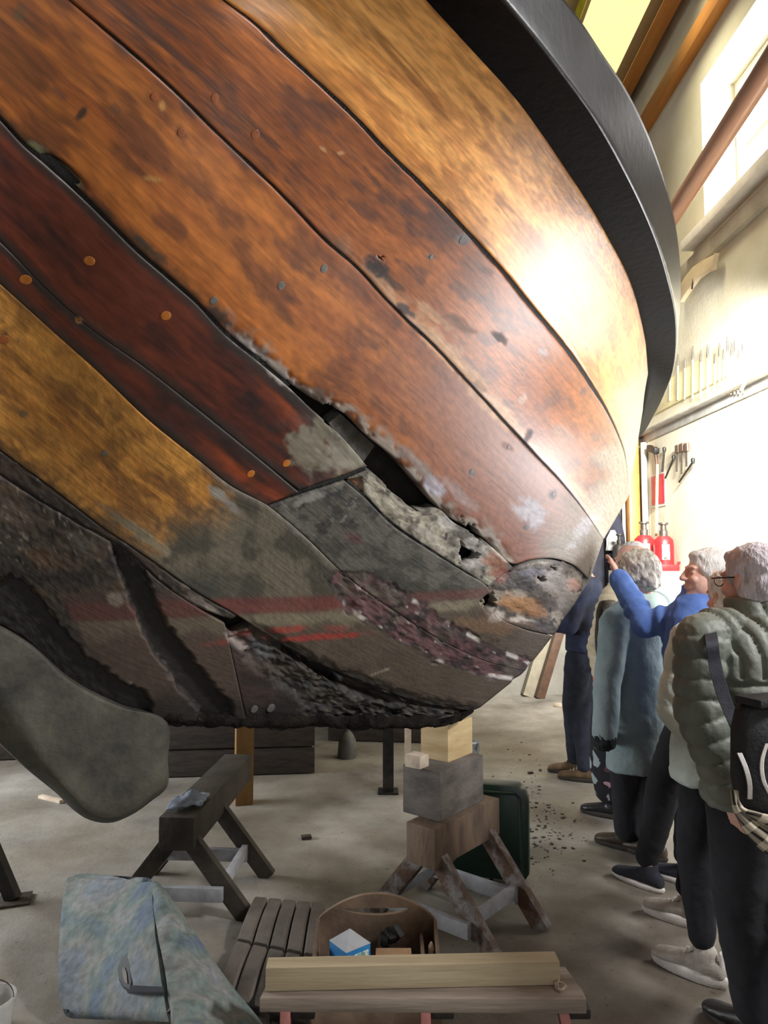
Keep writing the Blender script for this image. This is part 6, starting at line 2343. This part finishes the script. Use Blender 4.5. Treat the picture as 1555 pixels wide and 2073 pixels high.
# C: man in the blue shirt reaching out to the hull
pc = Person(1.47, 3.42, 48, 1.70, 'white haired person in blue shirt touching the hull with an outstretched arm')
aC = [G(1312, 1797)[:2], G(1390, 1790)[:2]]
hips, kn, an = stand(pc, aC, [38, 42])
shC, elC, wrC = P(1420, 1246, 3.36), P(1307, 1262, 3.50), P(1254, 1172, 3.68)
tipC = P(1234, 1128, 3.82)
arms = armset(pc, [(shC, elC, wrC), hang(pc, 1)])
pc.hand(wrC, Vector(tipC) - Vector(wrC), Vector((-.75, .62, .1)), -1, curl=.22)
pc.hand(arms[1][2], (0, .1, -1), -pc.R, -1)
pc.head(P(1431, 1163, 3.36), yaw=40, pitch=4, hair='full', hm=H_WHITE)
M_BLUESH = mat('blue_shirt_cloth', tuple(lin(94, 128, 196)), tuple(lin(76, 108, 178)), .85, scale=7, bump=.4, bscale=26)


def foldsC(c, n):
    a, b_ = np.array(elC), np.array(shC)
    d = np.linalg.norm(c - a, axis=1)
    return folds(c, n) + np.exp(-(d / .14) ** 2) * .010 * np.sin(d * 130)


pc.jacket(((.84, .19, .14, 0, 0), (.95, .185, .14, 0, 0), (1.1, .18, .135, 0, 0), (1.25, .19, .135, 0, 0), (1.34, .185, .125, -.01, 0), (1.41, .14, .10, -.015, 0), (1.45, .085, .075, -.02, 0)), arms, M_BLUESH, sleeve=(.080, .074, .070, .052), disp=foldsC, voxel=.009, name='shirt',
          collar=((1.41, .09, .08, -.02), (1.47, .072, .07, -.015), (1.485, .07, .068, -.012)))
pc.trousers(hips, kn, an, M_NAVYTR, r=(.098, .08, .066, .056), end=.06)
M_NAVYSH = mat('navy_canvas', tuple(lin(40, 42, 54)), tuple(lin(30, 31, 40)), .85, scale=30, bump=.2)
pc.shoe(an[0], 38, M_NAVYSH, M_SOLE, sole_h=.022)
pc.shoe(an[1], 42, M_NAVYSH, M_SOLE, sole_h=.022)
pc.finish(.006)

# D: woman in the long teal grey coat
pd = Person(1.375, 3.92, 40, 1.655, 'curly grey haired person in long blue grey coat, seen from behind')
aD = [G(1272, 1720)[:2], (1.45, 3.98)]
hips, kn, an = stand(pd, aD, [48, 40])
shD, elD, wrD = P(1246, 1264, 3.82), P(1229, 1390, 3.76), P(1224, 1488, 3.70)
arms = armset(pd, [(shD, elD, wrD), (pd.L(.185, -.01, 1.385), pd.L(.24, -.02, 1.12), pd.L(.16, .12, 1.0))])
pd.hand(wrD, pd.F * .5 + pd.R * .8 + Vector((0, 0, -.3)), pd.R, 1)
pd.hand(arms[1][2], -pd.R + pd.F * .4, (0, 0, -1), 1)
pd.head(P(1289, 1163, 3.88), yaw=16, pitch=-8, hair='curly', hm=H_GREY)
M_TEAL = mat('blue_grey_wool', tuple(lin(136, 150, 152)), tuple(lin(114, 132, 136)), .9, scale=7, bump=.25, bscale=60)
M_CUFF = mat('dark_fluffy_cuff', tuple(lin(40, 48, 50)), tuple(lin(26, 30, 32)), .95, scale=60, bump=.8)
pd.jacket(((.51, .225, .165, 0, 0.01), (.54, .225, .17, 0, .01), (.8, .215, .17, 0, 0), (1.0, .195, .15, 0, .01), (1.2, .195, .145, 0, .01), (1.33, .19, .135, -.01, 0), (1.40, .15, .11, -.015, 0), (1.45, .09, .08, -.02, 0)), arms, M_TEAL, sleeve=(.082, .076, .072, .064), name='long_coat',
          collar=((1.39, .11, .1, -.02), (1.45, .085, .08, -.015), (1.475, .08, .075, -.01)))
# pale hood lying on the shoulders
bl = Blob()
bl.rings([(pd.L(0, y, z), pd.R * rx * pd.s, pd.F * ry * pd.s) for z, rx, ry, y in ((1.36, .17, .08, -.06), (1.40, .165, .10, -.055), (1.44, .13, .095, -.05), (1.465, .09, .07, -.04))], 24)
bl.make('hood', .009, 4, mat('pale_mint_lining', tuple(lin(190, 210, 200)), tuple(lin(170, 192, 182)), .8, scale=8, bump=.2), pd.root, folds)
bl = Blob()
bl.limb([wrD + (wrD - elD) * .06, Vector(wrD) + Vector(wrD - elD) * .10], [.058, .056])
bl.make('cuff', .008, 2, M_CUFF, pd.root, lambda c, n: (n3(c, 70, 4) - .4) * .03)
pd.trousers(hips, kn, an, M_NAVYTR, r=(.1, .085, .08, .075))
M_BROWNSH = mat('dark_brown_leather', tuple(lin(74, 58, 42)), tuple(lin(52, 42, 32)), .5, scale=12)
pd.shoe(an[0], 52, M_BROWNSH, M_SOLED)
pd.shoe(an[1], 40, M_BROWNSH, M_SOLED)
pd.finish()

# E: person in the cream quilted jacket and flowered trousers
pe = Person(1.46, 4.48, 42, 1.70, 'white haired person in cream quilted jacket and dark flowered trousers, behind the coat')
aE = [G(1238, 1655)[:2], (1.58, 4.5)]
hips, kn, an = stand(pe, aE, [45, 40])
arms = armset(pe, [(P(1234, 1235, 4.42), P(1213, 1310, 4.40), P(1225, 1385, 4.3)), hang(pe, 1)])
pe.hand(arms[0][2], (0, .1, -1), pe.R, 1)
pe.hand(arms[1][2], (0, .1, -1), -pe.R, -1)
pe.head(P(1278, 1136, 4.48), yaw=0, pitch=-6, hair='bald', hm=H_WHITE)


def quiltE(c, n):
    loc = (c - np.array(pe.o)) @ np.array(pe.R)
    w = np.abs(np.sin(np.pi * c[:, 2] / .05)) ** .5
    return (w - .8) * .012 + (n3(c, 20, 41) - .5) * .012


M_CREAM = mat('cream_nylon', tuple(lin(214, 200, 172)), tuple(lin(190, 176, 148)), .55, scale=7, bump=.2)
pe.jacket(COAT, arms, M_CREAM, sleeve=(.082, .078, .074, .064), disp=quiltE, name='quilted_jacket', collar=((1.39, .11, .1, -.02), (1.46, .085, .08, -.015)))
bl = Blob()
bl.rings([(pe.L(0, 0, z), pe.R * rx * pe.s, pe.F * ry * pe.s) for z, rx, ry in ((.86, .20, .155), (.92, .198, .152), (.955, .19, .148))], 28)
bl.make('red_hem', .009, 3, mat('red_knit', tuple(lin(176, 34, 52)), tuple(lin(140, 28, 44)), .9, scale=20), pe.root)
# brown rucksack on E's back
bl = Blob()
bcE = Vector(P(1232, 1285, 4.222))
bl.rings([(bcE + Vector((0, 0, z)), pe.R * rx, pe.F * ry) for z, rx, ry in ((-.22, .08, .03), (-.19, .11, .04), (0, .12, .045), (.15, .105, .04), (.2, .07, .03))], 24)
bl.make('tmp_bag', .010, 3, mat('dark_brown_canvas', tuple(lin(66, 56, 46)), tuple(lin(48, 41, 35)), .85, scale=12, bump=.3), None, folds)
rk_ = bpy.data.objects['tmp_bag']
rk_.name = 'rucksack'
tag(rk_, 'dark brown rucksack on the back of the cream jacketed person', 'rucksack')


def flower():
    m, nt, p = nodes('flowered_cloth')
    N, L = nt.nodes.new, nt.links.new
    tc = N('ShaderNodeTexCoord')
    vo_ = N('ShaderNodeTexVoronoi')
    vo_.inputs['Scale'].default_value = 13
    L(tc.outputs['Object'], vo_.inputs['Vector'])
    nz = N('ShaderNodeTexNoise')
    nz.inputs['Scale'].default_value = 30
    L(tc.outputs['Object'], nz.inputs['Vector'])
    ad = N('ShaderNodeMath')
    ad.operation = 'MULTIPLY_ADD'
    ad.inputs[1].default_value = .5
    L(nz.outputs[0], ad.inputs[0])
    L(vo_.outputs['Distance'], ad.inputs[2])
    gt_ = N('ShaderNodeMath')
    gt_.operation = 'LESS_THAN'
    gt_.inputs[1].default_value = .74
    L(ad.outputs[0], gt_.inputs[0])
    se = N('ShaderNodeSeparateColor')
    L(vo_.outputs['Color'], se.inputs[0])
    cr = N('ShaderNodeValToRGB')
    cr.color_ramp.interpolation = 'CONSTANT'
    e = cr.color_ramp.elements
    e[0].position, e[0].color = 0, (*lin(24, 25, 32), 1)
    e[1].position, e[1].color = .45, (*lin(190, 150, 160), 1)
    for pos, c in ((.62, lin(150, 162, 164)), (.82, lin(86, 60, 62))):
        k = e.new(pos)
        k.color = (*c, 1)
    L(se.outputs[0], cr.inputs[0])
    mx = N('ShaderNodeMix')
    mx.data_type = 'RGBA'
    mx.inputs['A'].default_value = (*lin(26, 27, 34), 1)
    L(gt_.outputs[0], mx.inputs[0])
    L(cr.outputs[0], mx.inputs['B'])
    L(mx.outputs['Result'], p.inputs['Base Color'])
    p.inputs['Roughness'].default_value = .85
    return m


pe.trousers(hips, kn, an, flower(), r=(.112, .112, .118, .105), end=.10)
M_BOOT = mat('black_boot_leather', tuple(lin(38, 38, 42)), tuple(lin(24, 24, 27)), .35, scale=12)
pe.shoe(an[0], 55, M_BOOT, M_SOLED, hi=.08)
pe.shoe(an[1], 45, M_BOOT, M_SOLED, hi=.08)
pe.finish()

# F: person in dark navy, half behind the hull
pf = Person(1.47, 5.28, 62, 1.73, 'person in dark navy jacket and jeans, half hidden behind the hull')
aF = [G(1164, 1566)[:2], G(1186, 1582)[:2]]
hips, kn, an = stand(pf, aF, [74, 66], [pf.L(-.09, 0, .88) + Vector((-.03, 0, 0)), pf.L(.09, 0, .88) + Vector((-.03, 0, 0))])
arms = armset(pf, [(pf.L(k * .185, -.01, 1.385), pf.L(k * .24, .05, 1.12), pf.L(k * .12, .26, 1.12)) for k in (-1, 1)])
for k, a in zip((-1, 1), arms):
    pf.hand(a[2], pf.F - pf.R * k * .5, (0, 0, -1), k)
pf.head(pf.L(0, .04, 1.59), yaw=5, pitch=-5, hair='short', hm=H_GREY)
M_NAVY = mat('navy_jacket_cloth', tuple(lin(48, 58, 88)), tuple(lin(26, 30, 44)), .85, scale=6, bump=.3)
pf.jacket(COAT, arms, M_NAVY, collar=((1.39, .1, .09, -.02), (1.46, .08, .075, -.015)))
pf.trousers(hips, kn, an, mat('dark_denim', tuple(lin(44, 50, 66)), tuple(lin(30, 33, 44)), .9, scale=9, bump=.2))
M_TANSH = mat('brown_suede', tuple(lin(112, 90, 62)), tuple(lin(84, 66, 46)), .8, scale=14)
pf.shoe(an[0], 74, M_TANSH, M_SOLED, laces=M_SOLE)
pf.shoe(an[1], 66, M_TANSH, M_SOLED, laces=M_SOLE)
pf.finish()
